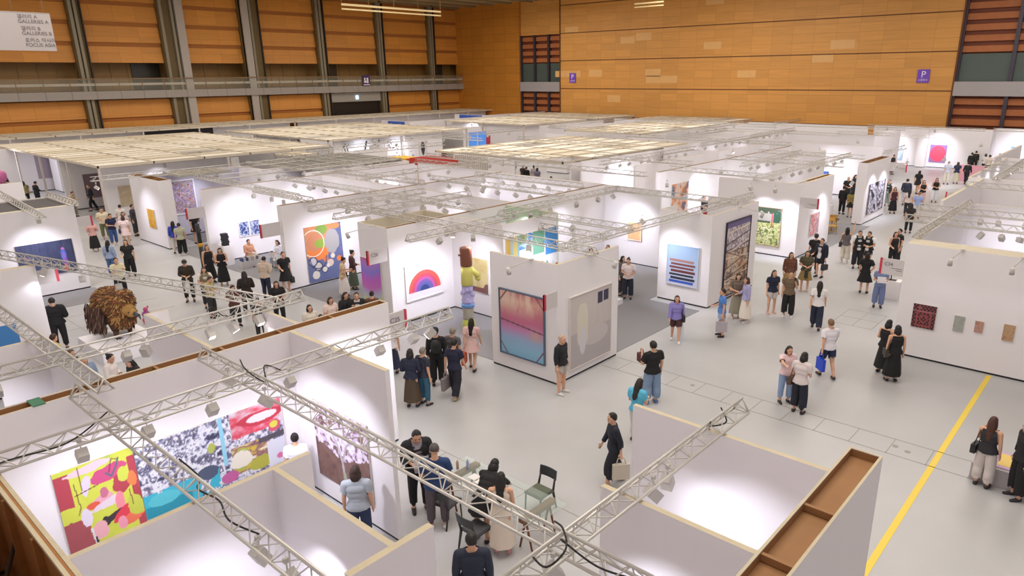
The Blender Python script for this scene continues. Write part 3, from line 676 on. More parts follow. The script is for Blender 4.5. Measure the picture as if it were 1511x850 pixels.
def picture(name, axis, plane, a0, a1, z0, z1, fn, label, cat='painting', frame=None, n=60, depth=.05, group=None, fw=.04):
    """axis 'x': hangs on a wall facing -x at x=plane, u runs from y=a1 to y=a0; axis 'y': wall facing -y, u runs along x"""
    w = abs(a1-a0); h = z1-z0; asp = w/h
    nu = max(4, int(n*min(1.6, max(.6, asp)))); nv = max(4, int(n/min(1.3, max(.6, asp))))
    U, V = np.meshgrid(np.linspace(0, 1, nu+1), np.linspace(0, 1, nv+1))
    rgb = np.clip(fn((U+.001), (V+.001)), 0, 1)*.88+.05
    vs = []; fs = []
    for j in range(nv+1):
        for i in range(nu+1):
            q = U[j, i]*w
            vs.append((-depth, w-q, V[j, i]*h) if axis == 'x' else (q, -depth, V[j, i]*h))
    fs = [(j*(nu+1)+i, j*(nu+1)+i+1, (j+1)*(nu+1)+i+1, (j+1)*(nu+1)+i) for j in range(nv) for i in range(nu)]
    mb = MB(); mb.add(vs, fs, 0)
    if axis == 'x': mb.box(-depth+.002, 0, 0, -.004, w, h, 1)
    else: mb.box(0, -depth+.002, 0, w, -.004, h, 1)
    me = mb.mesh(name, [ART, mat('d8d2cc', .7)])
    at = me.color_attributes.new('paint', 'FLOAT_COLOR', 'POINT')
    arr = np.ones((len(me.vertices), 4)); L = rgb.reshape(-1, 3); L = np.where(L <= .04045, L/12.92, ((L+.055)/1.055)**2.4); arr[:len(L), :3] = L
    at.data.foreach_set('color', arr.ravel())
    o = link(name, me, None, (plane, min(a0, a1), z0) if axis == 'x' else (min(a0, a1), plane, z0)); tag(o, label, cat, group)
    if frame:
        f = MB(); d = depth+.02
        for (p, q, r, s) in ((-fw, -fw, w+fw, 0), (-fw, h, w+fw, h+fw), (-fw, 0, 0, h), (w, 0, w+fw, h)):
            if axis == 'x': f.box(-d, p, q, -.004, r, s)
            else: f.box(p, -d, q, r, -.004, s)
        f.build('frame', mat(frame, .5), o)
    return o
X_, Y_ = 'x', 'y'
picture('painting', Y_, 12.95, 2.38, 3.62, .80, 2.36, P_yellowred, 'yellow green and crimson abstract painting beside the wide collage', n=110)
picture('collage_picture', Y_, 12.95, 3.63, 6.46, .82, 2.30, P_collage, 'wide crowded collage picture in black, white, red and cyan', 'collage', n=130)
picture('tree_photograph', X_, 6.88, 12.3, 10.43, .55, 2.28, P_cherry, 'picture of a blossoming cherry tree on brown ground', 'photograph', n=130)
picture('small_picture', Y_, 12.95, 8.4, 8.8, 2.0, 2.5, P_disc('ddd8e4', 'c8c0d8', .3), 'small pale lilac framed picture on the wall by the aisle end', 'picture', frame='c8c2cc', n=16)
picture('painting', Y_, 34.05, 6.96, 8.97, .86, 2.24, P_video, 'dark blue night painting with a glowing figure', n=80)
picture('painting', Y_, 23.5, 2.6, 4.42, .7, 2.1, P_flat('3f86d0'), 'plain bright blue painting at the picture edge', n=8)
picture('painting', X_, 14.40, 14.22, 12.46, .52, 2.55, P_pinkblue, 'pink and sky blue cloudy painting with crossed corners', frame='5a6a7c', fw=.02, n=90)
picture('painting', Y_, 12.02, 14.94, 16.94, .3, 2.52, P_beige, 'large beige painting with two navy rectangles', frame='d8d0cc', fw=.02, n=90)
picture('framed_print', Y_, 19.70, 15.13, 16.80, .84, 2.06, P_rainbow, 'framed rainbow arch print in red, purple and navy', 'print', frame='e8e4e6', n=110, fw=.05)
picture('painting', X_, 17.42, 18.75, 17.78, .92, 2.2, P_beigebrown, 'sand coloured painting with a dark brown base beside the totem', n=50)
picture('painting', X_, 14.55, 21.44, 20.28, .5, 2.34, P_grad, 'tall violet pink and yellow colour gradient painting', n=50)
picture('mural_painting', Y_, 17.00, 17.54, 20.38, .9, 3.1, P_multi, 'multicoloured mural of figures in blue, green and orange', n=90)
picture('painting', Y_, 26.80, 15.46, 17.24, .1, 2.54, P_orange, 'large orange and slate blue abstract painting with looping rings', n=110)
for k, (a, c) in enumerate(((16.06, 'square photograph with a lit window, closer to the speaker plinth'), (16.62, 'square photograph with a fountain, closer to the end wall'))):
    picture('blue_photograph', Y_, 33.82, a, a+.47, 1.1, 1.79, P_noise(['1c2c6a', '2c4a94', 'f0f0f8', '3a58a0', '22387a'], 4, 5+k), 'blue toned '+c, 'photograph', frame='e6e2ea', n=26)
picture('gold_panel', X_, 14.50, 40.66, 39.78, .95, 1.97, P_noise(['d89a20', 'e8b43c', 'c8841c', 'f0cc60'], 3, 8, 4, .6), 'gold yellow panel hanging on the aisle wall', n=24)
picture('mosaic_picture', Y_, 41.5, 15.9, 17.4, 1.3, 3.1, P_noise(['5a5ac0', 'd8d0d8', 'b89048', '7a6ac8', 'e8e0e8', 'a84a4a', '6a5a60'], 16, 9), 'framed picture of dense multicoloured specks', 'picture', frame='f0eef2', n=50, fw=.07)
picture('painting', X_, 23.42, 13.86, 12.52, .74, 2.3, P_stripes, 'painting of stacked horizontal bars below a pale blue sky', frame='c8d4e4', fw=.02, n=80)
picture('painting', Y_, 12.06, 24.58, 26.6, .2, 3.12, P_logs, 'tall dark framed painting of tangled branches and logs', frame='2a2438', n=110)
picture('painting', X_, 32.86, 14.56, 13.29, .5, 2.34, P_green, 'painting of tangled green foliage with a red strip', frame='a08870', fw=.03, n=80)
picture('painting', Y_, 12.48, 34.4, 35.55, .85, 1.94, P_noise(['e8c8d0', 'c84a5a', 'f0d8c8', 'a07890', 'e09080'], 7, 14), 'small pink and red figure painting at the hollow wall end', n=40)
picture('painting', Y_, 12.60, 43.55, 46.7, .5, 2.32, P_bw, 'large black, violet and white abstract painting on the aisle wall', n=90)
picture('painting', X_, 23.14, 4.9, 4.25, 1.03, 1.78, P_maze, 'dark red and black maze-like square painting', n=60)
picture('painting', X_, 23.14, 3.75, 3.48, 1.15, 1.63, P_noise(['9a9e98', 'b0b4ac', '8a9088'], 3, 2), 'small grey green picture beside the dark red square', n=12)
picture('painting', X_, 23.14, 3.20, 2.98, 1.23, 1.58, P_noise(['b08070', 'c89a88', 'a07060'], 5, 3), 'smallest rust pink picture between the grey and tan ones', n=12)
picture('painting', X_, 23.14, 2.48, 2.20, 1.15, 1.64, P_noise(['b08a68', 'c8a07a', 'a87858'], 5, 4), 'small tan picture, the nearest to the frame edge', n=12)
picture('painting', X_, 74.0, 16.4, 15.0, .5, 2.1, P_disc('9a70b8', 'f04a68', .46), 'square painting of a hot pink disc on violet', n=40)
picture('painting', X_, 74.0, 20.7, 18.7, .5, 2.55, P_noise(['a8c8e8', 'c4dcf0', 'e0e8f4', '90b8e0'], 5, 6), 'pale blue cloud painting beside the pink disc', n=40)
picture('painting', X_, 75.9, 10.33, 9.76, 1.4, 2.1, P_noise(['3a80c0', '80c0e0', 'e0e0f0'], 6, 7), 'small blue painting on the farthest white wall', n=14)
picture('painting', Y_, 53.2, 35.2, 37.9, 1.4, 3.35, P_longanimal, 'wide picture of a long dark horned animal', n=70)
picture('calligraphy', Y_, 53.2, 38.3, 39.4, 1.2, 3.35, P_glyphs(3, 22), 'white sheet with scattered black brush marks', 'calligraphy', n=60)
picture('calligraphy', Y_, 53.2, 42.3, 43.3, 1.1, 2.7, P_glyphs(5, 6), 'small sheet with a black brush figure', 'calligraphy', n=26)
picture('painting', Y_, 53.2, 43.5, 44.5, 1.2, 2.7, lambda u, v: over(P_flat('e4e0e0')(u, v), np.hypot((u-.5)/(.12+.22*v), (v-.55)/.42) < 1, '2c2a30'), 'picture of a single dark drop shape', n=26)
picture('calligraphy', Y_, 53.2, 39.6, 41.4, 1.1, 3.2, P_glyphs(8, 9), 'white sheet with large black angular characters', 'calligraphy', n=60)
picture('painting', X_, 57.0, 58.5, 57.1, .8, 2.2, P_flat('e03848'), 'plain red square painting under a far canopy', n=8)
picture('painting', X_, 53.0, 19.14, 18.2, .85, 1.65, P_flat('2f63c8'), 'deep blue horizontal painting behind the hollow wall end', n=8)
picture('painting', Y_, 50.5, 16.46, 17.25, .7, 2.0, P_noise(['d8c8a8', 'c8b090', 'e0d4bc'], 3, 40), 'tan vertical artwork behind the group by the gold panel', n=12)
picture('painting', Y_, 56.0, 16.2, 17.5, .7, 2.35, P_flat('8c7480'), 'tall mauve painting beneath the wide canopy', n=8)
picture('painting', Y_, 68.0, 16.6, 18.6, 1.0, 3.2, P_flat('a898a8'), 'mauve picture deep inside the canopied booth', n=8)
picture('painting', Y_, 27.2, 38.0, 39.2, 1.3, 2.4, P_noise(['e8e8f0', '5a5a80', 'a8a8c0', '22222c'], 5, 19), 'grey drawing of vertical strokes on the white wall below the pale canopy', 'drawing', n=26)
picture('painting', Y_, 27.2, 42.3, 43.6, .2, 2.4, P_noise(['e8e8f4', '4a58b0', '8a90d0', '20203a'], 5, 29), 'dark blue robed figure picture below the pale canopy', n=30)
picture('painting', Y_, 20.0, 33.8, 35.6, 1.0, 2.8, P_noise(['d0e0f0', '4a5a78', 'e09060', 'e8d8d0', '6a88b0'], 4, 16), 'picture of tumbling blue and orange figures', n=40)
picture('painting', X_, 27.24, 18.3, 17.6, 1.2, 2.0, P_noise(['f0e4a0', 'e8a878', 'd8d088'], 4, 18), 'small pastel yellow and orange picture on the tall white wall', frame='f0d8c8', n=16)

# booth number boards
def board(px, py, z, w, h, axis, code, label, flip=False):
    o = empty('booth_number_board', (px, py, z)); tag(o, label, 'sign')
    dk = mat('77727a', .6)
    if axis == 'y':    # face towards -y, runs along x
        MB().box(0, 0, 0, w, .04, h).build('board_panel', mat('cbc5c6', .6), o); MB().box(w-.07, -.01, 0, w, .05, h).build('red_edge', mat('c8354a', .5), o)
        text(code, o, (w-.5, -.012, h-.24), .17, (PI/2, 0, 0), dk, depth=.002)
        m = MB(); m.box(.12, -.006, h*.42, w-.35, 0, h*.45).box(.12, -.006, h*.3, w-.5, 0, h*.33)
    else:
        MB().box(0, 0, 0, .04, w, h).build('board_panel', mat('cbc5c6', .6), o); MB().box(-.01, 0 if flip else w-.07, 0, .05, .07 if flip else w, h).build('red_edge', mat('c8354a', .5), o)
        text(code, o, (-.012, w-.14, h-.22), .15, (PI/2, 0, -PI/2), dk, depth=.002)
        m = MB(); m.box(-.006, .12, h*.42, 0, w-.35, h*.45).box(-.006, .12, h*.3, 0, w-.5, h*.33)
    m.build('name_lines', dk, o); return o
board(9.40, 13.1, 2.74, .62, .5, 'y', 'C25', 'grey booth board reading C25 at the spine wall end')
def edge_board(x, y, z, w, h, label, code='', left=True):
    o = empty('booth_number_board', (x, y, z)); tag(o, label, 'sign')
    MB().box(0, 0, 0, w, .04, h).build('board_panel', mat('cbc5c6', .6), o)
    a = 0 if left else w-.07
    MB().box(a, -.01, 0, a+.07, .05, h).build('red_edge', mat('c8354a', .5), o)
    if code: text(code, o, (.16, -.012, h-.24), .17, (PI/2, 0, 0), mat('77727a', .6), depth=.002)
    return o
edge_board(13.65, 19.78, 2.45, .85, .5, 'red edged board jutting from the rainbow print wall', 'C26')
edge_board(13.62, 26.9, 2.4, .88, .55, 'red edged board above the seated woman in white')
edge_board(13.7, 33.9, 2.3, .85, .5, 'red edged board by the gap near the mosaic picture')
board(23.7, 5.4, 2.38, .8, .52, 'x', 'C34', 'white red edged board reading C34 at the long booth corner')
board(32.9, 11.6, 2.5, .86, .5, 'x', '', 'red edged board between the foliage and pink figure paintings', flip=True)
edge_board(5.2, 23.55, 3.02, .5, .4, 'grey red edged board before the dark blue painting', left=False)
board(47.3, 11.6, 2.7, .95, .55, 'x', '', 'red edged board beyond the black and white abstract', flip=True)
edge_board(9.32, 34.2, 2.62, .62, .42, 'red edged board behind the man in the cream tee', left=False)
board(40.0, 6.95, 2.3, .9, .5, 'x', '', 'red edged board before the couple at the far right row')
edge_board(13.82, 11.98, 2.42, .56, .46, 'small red edged board on the corner of the pink and blue painting booth')

# ------------------------------------------------------------------ lighting trusses
def truss(p, q, label=None, z=3.64, s=.25, group=None, simple=False, rc=.021, rl=.009):
    """three-chord lattice truss lying on the wall tops, from p to q"""
    a = Vector((p[0], p[1], 0)); b = Vector((q[0], q[1], 0)); L = (b-a).length; d = (b-a)/L; w = Vector((-d.y, d.x, 0))
    o = empty('lighting_truss', (a.x, a.y, z)); tag(o, label or 'thin white lattice lighting truss among the distant booth roofs', 'lighting truss', group)
    rails = [w*(-s/2), w*(s/2), Vector((0, 0, s*.86))]
    if simple:
        mb = MB()
        for r in rails: mb.tube(r, d*L+r, rc*1.1, n=5)
        n = max(2, int(L/.55))
        for (i, j) in ((0, 2), (1, 2)):
            for k in range(n): mb.tube(d*(L*k/n)+rails[i], d*(L*(k+.5)/n)+rails[j], rl, n=4, caps=False); mb.tube(d*(L*(k+.5)/n)+rails[j], d*(L*(k+1)/n)+rails[i], rl, n=4, caps=False)
        mb.build('truss_frame', STEEL, o); return o
    for r in rails: MB().tube(r, d*L+r, rc, n=8).build('chord', STEEL, o)
    mb = MB(); n = max(2, int(L/.42))
    for (i, j) in ((0, 2), (1, 2), (0, 1)):
        for k in range(n):
            mb.tube(d*(L*k/n)+rails[i], d*(L*(k+.5)/n)+rails[j], rl, n=5, caps=False)
            mb.tube(d*(L*(k+.5)/n)+rails[j], d*(L*(k+1)/n)+rails[i], rl, n=5, caps=False)
    tag(mb.build('lacing', STEEL, o), kind=None)
    for e in (0.0, L):
        me = MB()
        for (i, j) in ((0, 1), (1, 2), (2, 0)): me.tube(d*e+rails[i], d*e+rails[j], rc*.7, n=6)
        me.build('end_frame', STEEL, o)
    return o
truss((2.98, 12.75), (2.98, 2.6), 'near lattice truss crossing above the collage picture')
truss((5.07, 12.78), (5.07, 2.2), 'near lattice truss passing before the cherry tree picture')
truss((-.5, 11.0), (9.55, 11.0), 'near lattice truss running to the C25 board')
truss((.5, 14.62), (8.2, 14.62), 'lattice truss above the compartments behind the spine wall')
truss((4.75, 25.5), (7.55, 14.5), 'long lattice truss slanting past the feathered bird sculpture')
truss((3.34, 19.4), (3.34, 12.6), 'lattice truss ending on the brown topped spine wall')
truss((3.3, 4.15), (9.4, 4.15), 'bare lattice truss above the lower compartments by the glass table')
truss((8.0, 39.2), (7.5, 31.4), 'lattice truss over the black stretched ceiling, outer one')
truss((9.3, 37.2), (9.25, 33.4), 'lattice truss over the black stretched ceiling, beside the far aisle')
truss((18.6, 33.6), (18.6, 19.6), 'long lattice truss over the booth of the large orange painting')
truss((15.72, 31.0), (15.72, 26.2), 'lattice truss over the white meeting table')
truss((15.9, 24.6), (15.9, 11.8), 'long lattice truss above the rainbow print and totem')
truss((18.4, 18.1), (26.0, 18.1), 'lattice truss along the tall white wall with a row of lamps')
truss((25.85, 18.2), (25.85, 12.3), 'lattice truss reaching to the striped painting booth')
truss((15.6, 12.9), (27.9, 12.6), 'long lattice truss from the grey white corner booth to the branch painting booth')
truss((19.2, 16.9), (19.2, 12.8), 'short lattice truss before the multicoloured mural')
truss((17.6, 15.4), (17.6, 12.7), 'shortest lattice truss behind the grey white corner booth')
truss((32.6, 14.65), (45.6, 14.5), 'lattice truss over the green foliage painting booth')
truss((26.6, 6.3), (26.6, -3), 'lattice truss over the large beige grey booth, nearer to the viewer')
truss((29.1, 6.5), (29.1, -3), 'lattice truss over the large beige grey booth, second row')
truss((23.9, 5.3), (31.6, 5.3), 'short lattice truss running along the booth edge near the C34 board')
truss((34.5, 3.0), (34.5, -3), 'lattice truss behind the long beige grey booth')
truss((39.4, 5.75), (48.4, 5.8), 'lattice truss above the far right beige row')
truss((36.5, 6.4), (36.5, -2), 'lattice truss across the far right row beside the dark square door')
truss((13.6, 17.45), (18.6, 17.45), 'lattice truss crossing to the mural wall')
truss((14.2, 22.4), (21.0, 22.4), 'lattice truss with small lamps beyond the cream storage room')
truss((14.5, 24.5), (20.2, 24.5), 'lattice truss above the orange painting wall')
truss((21.8, 33.8), (21.8, 26.4), 'lattice truss over the empty white booth centre')
truss((16.2, 38.0), (15.9, 27.5), 'lattice truss beside the mosaic picture booth')
truss((23.2, 27.5), (23.2, 19.0), 'lattice truss over the open booth beyond the brown cross wall')
truss((25.6, 26.8), (25.6, 19.8), 'lattice truss before the red and yellow pavilion')
MARKS = (('the grey mesh roof', 25, 39.5), ('the white screen wall', 32.9, 33), ('the red and yellow pavilion', 32, 38.5), ('the large pale canopy', 40, 32), ('the calligraphy booths', 42, 50), ('the beige storage cube', 45, 18),
         ('the black and white abstract', 45, 14), ('the foliage painting booth', 35, 15), ('the tumbling figures picture', 36, 22), ('the single arch of light', 55, 22), ('the deep blue painting', 63, 15), ('the bar crowd', 57, 5),
         ('the red square painting', 58, 47), ('the pale cloud painting', 70, 20), ('the foot of the orange wall', 72, 36), ('the cross wall of the white booths', 22, 30), ('the mosaic picture', 18, 38.5), ('the seated meeting', 18, 31), ('the far cream canopy', 60, 37),
         ('the long beige grey booth', 29, 2), ('the far right beige row', 43, 4), ('the open white booth centre', 24, 24), ('the widest canopy', 28, 54), ('the cream storage room', 17, 22.5))
SEEN = {}
ORD = ('first', 'second', 'third', 'fourth', 'fifth', 'sixth', 'seventh', 'eighth', 'ninth', 'tenth')
def near_mark(x, y): return min(MARKS, key=lambda m: (m[1]-x)**2+(m[2]-y)**2)[0]
def unique(base):
    SEEN[base] = SEEN.get(base, 0)+1; n = SEEN[base]
    return base if n == 1 else base+', '+ORD[min(n, 10)-1]+' one'
TG = 'thin trusses over the distant booths'
for (a, b) in (((20.7, 34.2), (26.5, 34.5)), ((15, 40.4), (27, 40.4)), ((16, 36.4), (28, 36.4)), ((24.4, 34), (24.4, 44)), ((21, 30.3), (33, 30.3)), ((27, 45), (33, 45)), ((28, 41), (36, 41)),
               ((30, 27), (30, 36)), ((33, 24.2), (44, 24.2)), ((36, 20), (36, 27)), ((40, 13), (40, 20)), ((37, 17.5), (45.5, 17.5)), ((44.5, 20), (44.5, 13.3)), ((46, 25), (58, 25)),
               ((50, 20), (50, 34)), ((55, 25.4), (64, 25.4)), ((57, 33), (68, 33)), ((60, 20), (60, 33)), ((66, 28), (66, 44)), ((33, 36), (33, 26)), ((34, 46), (50, 46)), ((55, 47), (70, 47)),
               ((62, 13.5), (62, 21)), ((48, 13.2), (52.5, 13.2)), ((69, 17.5), (69, 45)), ((70, 30), (77, 30)), ((70, 38), (77, 38)), ((43, 1), (43, 7)), ((46, 1), (46, 7)), ((52, 4.5), (66, 4.5)), ((57, 7), (57, 0)), ((71.5, 11.8), (71.5, 21.5)), ((72.5, 2.5), (72.5, 11.4)), ((12.2, 41.0), (16, 41.0)), ((40, 41), (40, 47)),
               ((27.5, 28.5), (27.5, 34)), ((30.5, 19.5), (30.5, 27)), ((33.5, 14), (33.5, 20)), ((43, 29), (43, 40)), ((47, 36), (56, 36)), ((29, 52), (29, 60)), ((52, 30), (60, 30)), ((54, 39), (54, 46))):
    lab = unique('thin truss %s near %s' % ('running away' if abs(b[0]-a[0]) > abs(b[1]-a[1]) else 'crossing', near_mark((a[0]+b[0])/2, (a[1]+b[1])/2)))
    truss(a, b, lab, z=3.64, group=TG, simple=True, rc=.02, rl=.009)

# ------------------------------------------------------------------ spotlights
def cyl_spot(o, head, aim, power, size=86, blend=.85):
    l = bpy.data.lights.new('lamp_beam', 'SPOT'); l.energy = power; l.spot_size = math.radians(size); l.spot_blend = blend; l.color = (.87, .87, 1.0); l.shadow_soft_size = .05
    lo = bpy.data.objects.new('lamp_beam', l); COL.objects.link(lo); lo.parent = o
    d = (Vector(aim)-Vector(head)).normalized()
    lo.location = Vector(head)-Vector(o.location)+d*.13; lo.rotation_euler = d.to_track_quat('-Z', 'Y').to_euler()
_hm = {}
def spot_meshes():
    if _hm: return _hm
    mb = MB(); mb.box(-.075, -.075, -.11, .075, .075, .09); mb.box(-.07, -.07, .09, .07, .07, .105)
    _hm['housing'] = mb.mesh('housing', LAMPW)
    _hm['lens'] = MB().box(-.058, -.058, -.118, .058, .058, -.111).mesh('lens', LENS)
    _hm['yoke'] = MB().tube((0, 0, 0), (0, 0, .24), .01, n=5).box(-.03, -.02, .2, .03, .02, .26).mesh('yoke', LAMPW)
    return _hm
SPOT_LABELS = set()
def lamp(pos, aim, label=None, group=None, power=0, size=86):
    h = spot_meshes(); o = empty('spotlight', pos); tag(o, label or 'small white box spotlight hanging under a distant truss', 'spotlight', group)
    q = (Vector(aim)-Vector(pos)).normalized().to_track_quat('-Z', 'Y').to_euler()
    for n in ('housing', 'lens'):
        c = link(n, h[n], o); c.rotation_euler = q
    link('yoke', h['yoke'], o)
    if power: cyl_spot(o, pos, aim, power, size)
    return o
def arm_lamp(base, tip, aim, label, power=0, size=70):
    o = empty('arm_spotlight', base); tag(o, label, 'spotlight'); B = Vector(base); Tt = Vector(tip)-B
    MB().tube((0, 0, 0), Tt, .018, n=6).box(-.06, -.05, -.03, .06, .05, .02).build('arm', LAMPW, o)
    d = (Vector(aim)-Vector(tip)).normalized()
    MB().tube(Tt-d*.06+Vector((0, 0, -.05)), Tt+d*.14+Vector((0, 0, -.05)), .055, .07, n=10).build('housing', LAMPW, o)
    if power: cyl_spot(o, tip, aim, power, size)
    return o
SP = 250
# pos, aim, label, power
for pos, aim, lab, pw in (
    ((2.45, 11.0, 3.42), (2.6, 12.9, 1.4), 'white spotlight pointed at the yellow and crimson painting', SP*.5),
    ((3.35, 11.0, 3.42), (3.3, 12.9, 1.4), 'white spotlight above the seam of the collage and yellow painting', SP*.5),
    ((4.35, 11.0, 3.42), (4.4, 12.9, 1.4), 'white spotlight over the middle of the collage picture', SP*.5),
    ((5.75, 11.0, 3.42), (5.8, 12.9, 1.4), 'white spotlight over the aisle end of the collage picture', SP*.5),
    ((7.7, 11.0, 3.42), (8.0, 12.9, 1.8), 'white spotlight above the small pale framed picture', SP),
    ((8.55, 11.0, 3.42), (8.7, 12.9, 1.6), 'white spotlight under the truss end by the C25 board', SP*.6),
    ((9.0, 11.0, 3.42), (6.95, 12.0, 1.6), 'white spotlight beside the C25 board turned inward', SP*.6),
    ((5.07, 10.6, 3.42), (6.9, 11.0, 1.3), 'white spotlight aimed at the cherry tree picture', SP),
    ((5.07, 11.9, 3.42), (6.9, 12.0, 1.3), 'white spotlight by the crossing of two near trusses', SP),
    ((2.98, 6.9, 3.42), (3.9, 7.0, 1.5), 'white spotlight above the lower white compartment', SP*.8),
    ((2.98, 6.3, 3.42), (2.6, 8.2, 1.5), 'white spotlight on the near truss at the lower picture edge', SP*.8),
    ((6.9, 4.15, 3.42), (8.5, 3.4, 1.5), 'white spotlight on the bare truss aimed into the compartment', SP*.75),
    ((7.25, 4.15, 3.42), (8.5, 4.4, 1.3), 'white spotlight next to its twin on the bare truss', SP*.4),
    ((4.9, 4.15, 3.42), (6.3, 3.3, 1.3), 'white spotlight on the bare truss near the seated reader', SP),
    ((1.45, 14.62, 3.42), (1.2, 16.4, 1.5), 'white spotlight at the picture edge above the brown spine', SP*.6),
    ((2.25, 14.62, 3.42), (2.4, 16.4, 1.5), 'white spotlight left of the truss crossing above the spine', SP*.6),
    ((4.35, 14.62, 3.42), (4.4, 16.4, 1.5), 'white spotlight near the woman in the white blouse', SP*.6),
    ((4.7, 14.62, 3.42), (5.3, 15.2, 1.5), 'white spotlight just beyond the woman in the white blouse', SP*.6),
    ((6.0, 14.62, 3.42), (6.0, 13.3, 1.8), 'white spotlight over the small white compartment', SP*.5),
    ((6.5, 14.62, 3.42), (7.1, 13.8, 1.8), 'white spotlight at the corner of the small white compartment', SP*.5),
    ((7.1, 14.62, 3.42), (7.2, 13.3, 1.8), 'white spotlight at the end of the rear truss', SP*.4),
    ((5.3, 23.3, 3.42), (4.2, 23.5, 1.5), 'white spotlight dangling beside the bird sculpture', SP*.12),
    ((5.75, 21.6, 3.42), (7.5, 26, 1.2), 'white spotlight aimed at the bird sculpture', SP*.6),
    ((6.1, 20.0, 3.42), (7.5, 26, 1.0), 'bright white spotlight above the small pink figure', SP*.6),
    ((15.9, 18.2, 3.42), (15.9, 19.7, 1.3), 'white spotlight above the rainbow print, of a pair', SP),
    ((15.9, 17.9, 3.42), (15.1, 17.3, 1.3), 'white spotlight beside the rainbow print pair', SP*.5),
    ((15.9, 16.9, 3.42), (17.4, 18.4, 1.4), 'white spotlight aimed at the sand coloured painting', SP),
    ((14.9, 17.45, 3.42), (15.2, 19.6, 1.4), 'white spotlight above the end of the rainbow wall', SP),
    ((19.2, 15.3, 3.42), (19.0, 17.0, 1.4), 'white spotlight before the multicoloured mural', SP),
    ((17.6, 14.0, 3.42), (18.0, 17.0, 1.4), 'white spotlight behind the beige painting corner', SP),
    ((15.9, 14.4, 3.42), (14.5, 13.5, 1.4), 'white spotlight inside the corner booth', SP*.5),
    ((16.2, 24.5, 3.42), (16.2, 26.8, 1.4), 'white spotlight high above the orange painting', SP),
    ((17.4, 24.5, 3.42), (17.6, 26.8, 1.4), 'white spotlight above the right side of the orange painting', SP),
    ((15.72, 31.2, 3.42), (16.0, 33.8, 1.4), 'white spotlight facing the two blue photographs', SP),
    ((15.72, 29.6, 3.42), (17.4, 33.8, 1.4), 'white spotlight near the seated meeting', SP),
    ((15.72, 28.6, 3.42), (18.4, 33.8, 1.4), 'white spotlight nearest the orange painting wall end', SP),
    ((20.1, 18.1, 3.42), (21, 19.7, 1.4), 'first lamp in the row along the tall white wall', SP),
    ((21.3, 18.1, 3.42), (22.3, 19.7, 1.4), 'second lamp in the row along the tall white wall', SP),
    ((23.0, 18.1, 3.42), (24, 19.7, 1.4), 'third lamp in the row along the tall white wall', SP),
    ((24.5, 18.1, 3.42), (27.2, 18.6, 1.4), 'lamp under the truss corner facing the pastel picture', SP),
    ((25.6, 18.1, 3.42), (27.2, 17.6, 1.4), 'last lamp in the row along the tall white wall', SP),
    ((22.0, 14.2, 3.35), (23.4, 13.2, 1.4), 'small lamp pair over the striped painting', SP),
    ((31.6, 14.4, 3.4), (32.9, 14.0, 1.2), 'small lamp above the green foliage painting', SP),
    ((31.6, 13.2, 3.4), (32.9, 13.0, 1.2), 'small lamp at the corner of the foliage booth', SP),
    ((36.0, 11.2, 3.4), (35.6, 12.5, 1.2), 'small lamp above the pink figure painting', SP),
    ((44.0, 11.4, 3.4), (44.2, 12.6, 1.3), 'small lamp over the black and white abstract', SP),
    ((46.3, 11.4, 3.4), (46.2, 12.6, 1.3), 'second small lamp over the black and white abstract', SP),
    ((26.6, 4.0, 3.42), (27, 5.2, 1.3), 'bright small lamp inside the long beige grey booth', SP*.5),
    ((26.6, 3.4, 3.42), (28.6, 3.0, 1.3), 'middle lamp of three inside the long beige grey booth', SP*.6),
    ((26.6, 2.9, 3.42), (31.8, 1.0, 1.3), 'third lamp inside the long beige grey booth', SP),
    ((29.1, 3.9, 3.42), (31.8, 3.9, 1.6), 'small lamp on the second truss of the beige grey booth', SP*.7),
    ((12.4, 41.0, 3.3), (14.5, 40.2, 1.3), 'small lamp lighting the gold panel', SP*.8),
    ((18, 39.6, 3.4), (17, 41.5, 1.8), 'small lamp before the mosaic picture', SP*.6),
    ((7.6, 32.4, 3.42), (7.8, 34.05, 1.3), 'small lamp at the truss end over the dark blue painting', SP),
    ((71.5, 15.7, 3.5), (74, 15.7, 1.2), 'small far lamp over the pink disc painting', SP*2.2),
    ((71.5, 19.7, 3.5), (74, 19.7, 1.2), 'small far lamp over the pale cloud painting', SP*2.2),
    ((72.5, 9, 3.5), (75.9, 9.5, 1.2), 'small far lamp before the small blue painting', SP*3),
    ((72.5, 5, 3.5), (75.9, 5, 1.2), 'small far lamp near the last white wall', SP*3)):
    lamp(pos, aim, lab, power=pw)
arm_lamp((14.40, 12.95, 3.62), (13.5, 13.0, 3.55), (14.4, 13.3, 1.2), 'arm lamp over the pink and blue painting', SP*1.1, 85)
arm_lamp((15.9, 12.02, 3.62), (15.9, 11.1, 3.55), (15.9, 12.02, 1.2), 'arm lamp over the large beige painting', SP*1.1, 85)
arm_lamp((14.45, 20.4, 3.62), (13.5, 20.6, 3.5), (14.55, 20.8, 1.2), 'arm lamp over the violet gradient painting', SP)
arm_lamp((23.14, 3.85, 3.62), (22.2, 3.95, 3.5), (23.14, 4.2, 1.2), 'arm lamp above the dark red square painting', SP*1.1, 90)
arm_lamp((23.14, 2.35, 3.62), (22.2, 2.45, 3.5), (23.14, 2.5, 1.2), 'arm lamp above the small tan picture', SP*1.1, 90)
arm_lamp((25.6, 12.06, 3.62), (25.6, 11.1, 3.5), (25.6, 12.06, 1.3), 'arm lamp over the tangled branches painting', SP, 80)
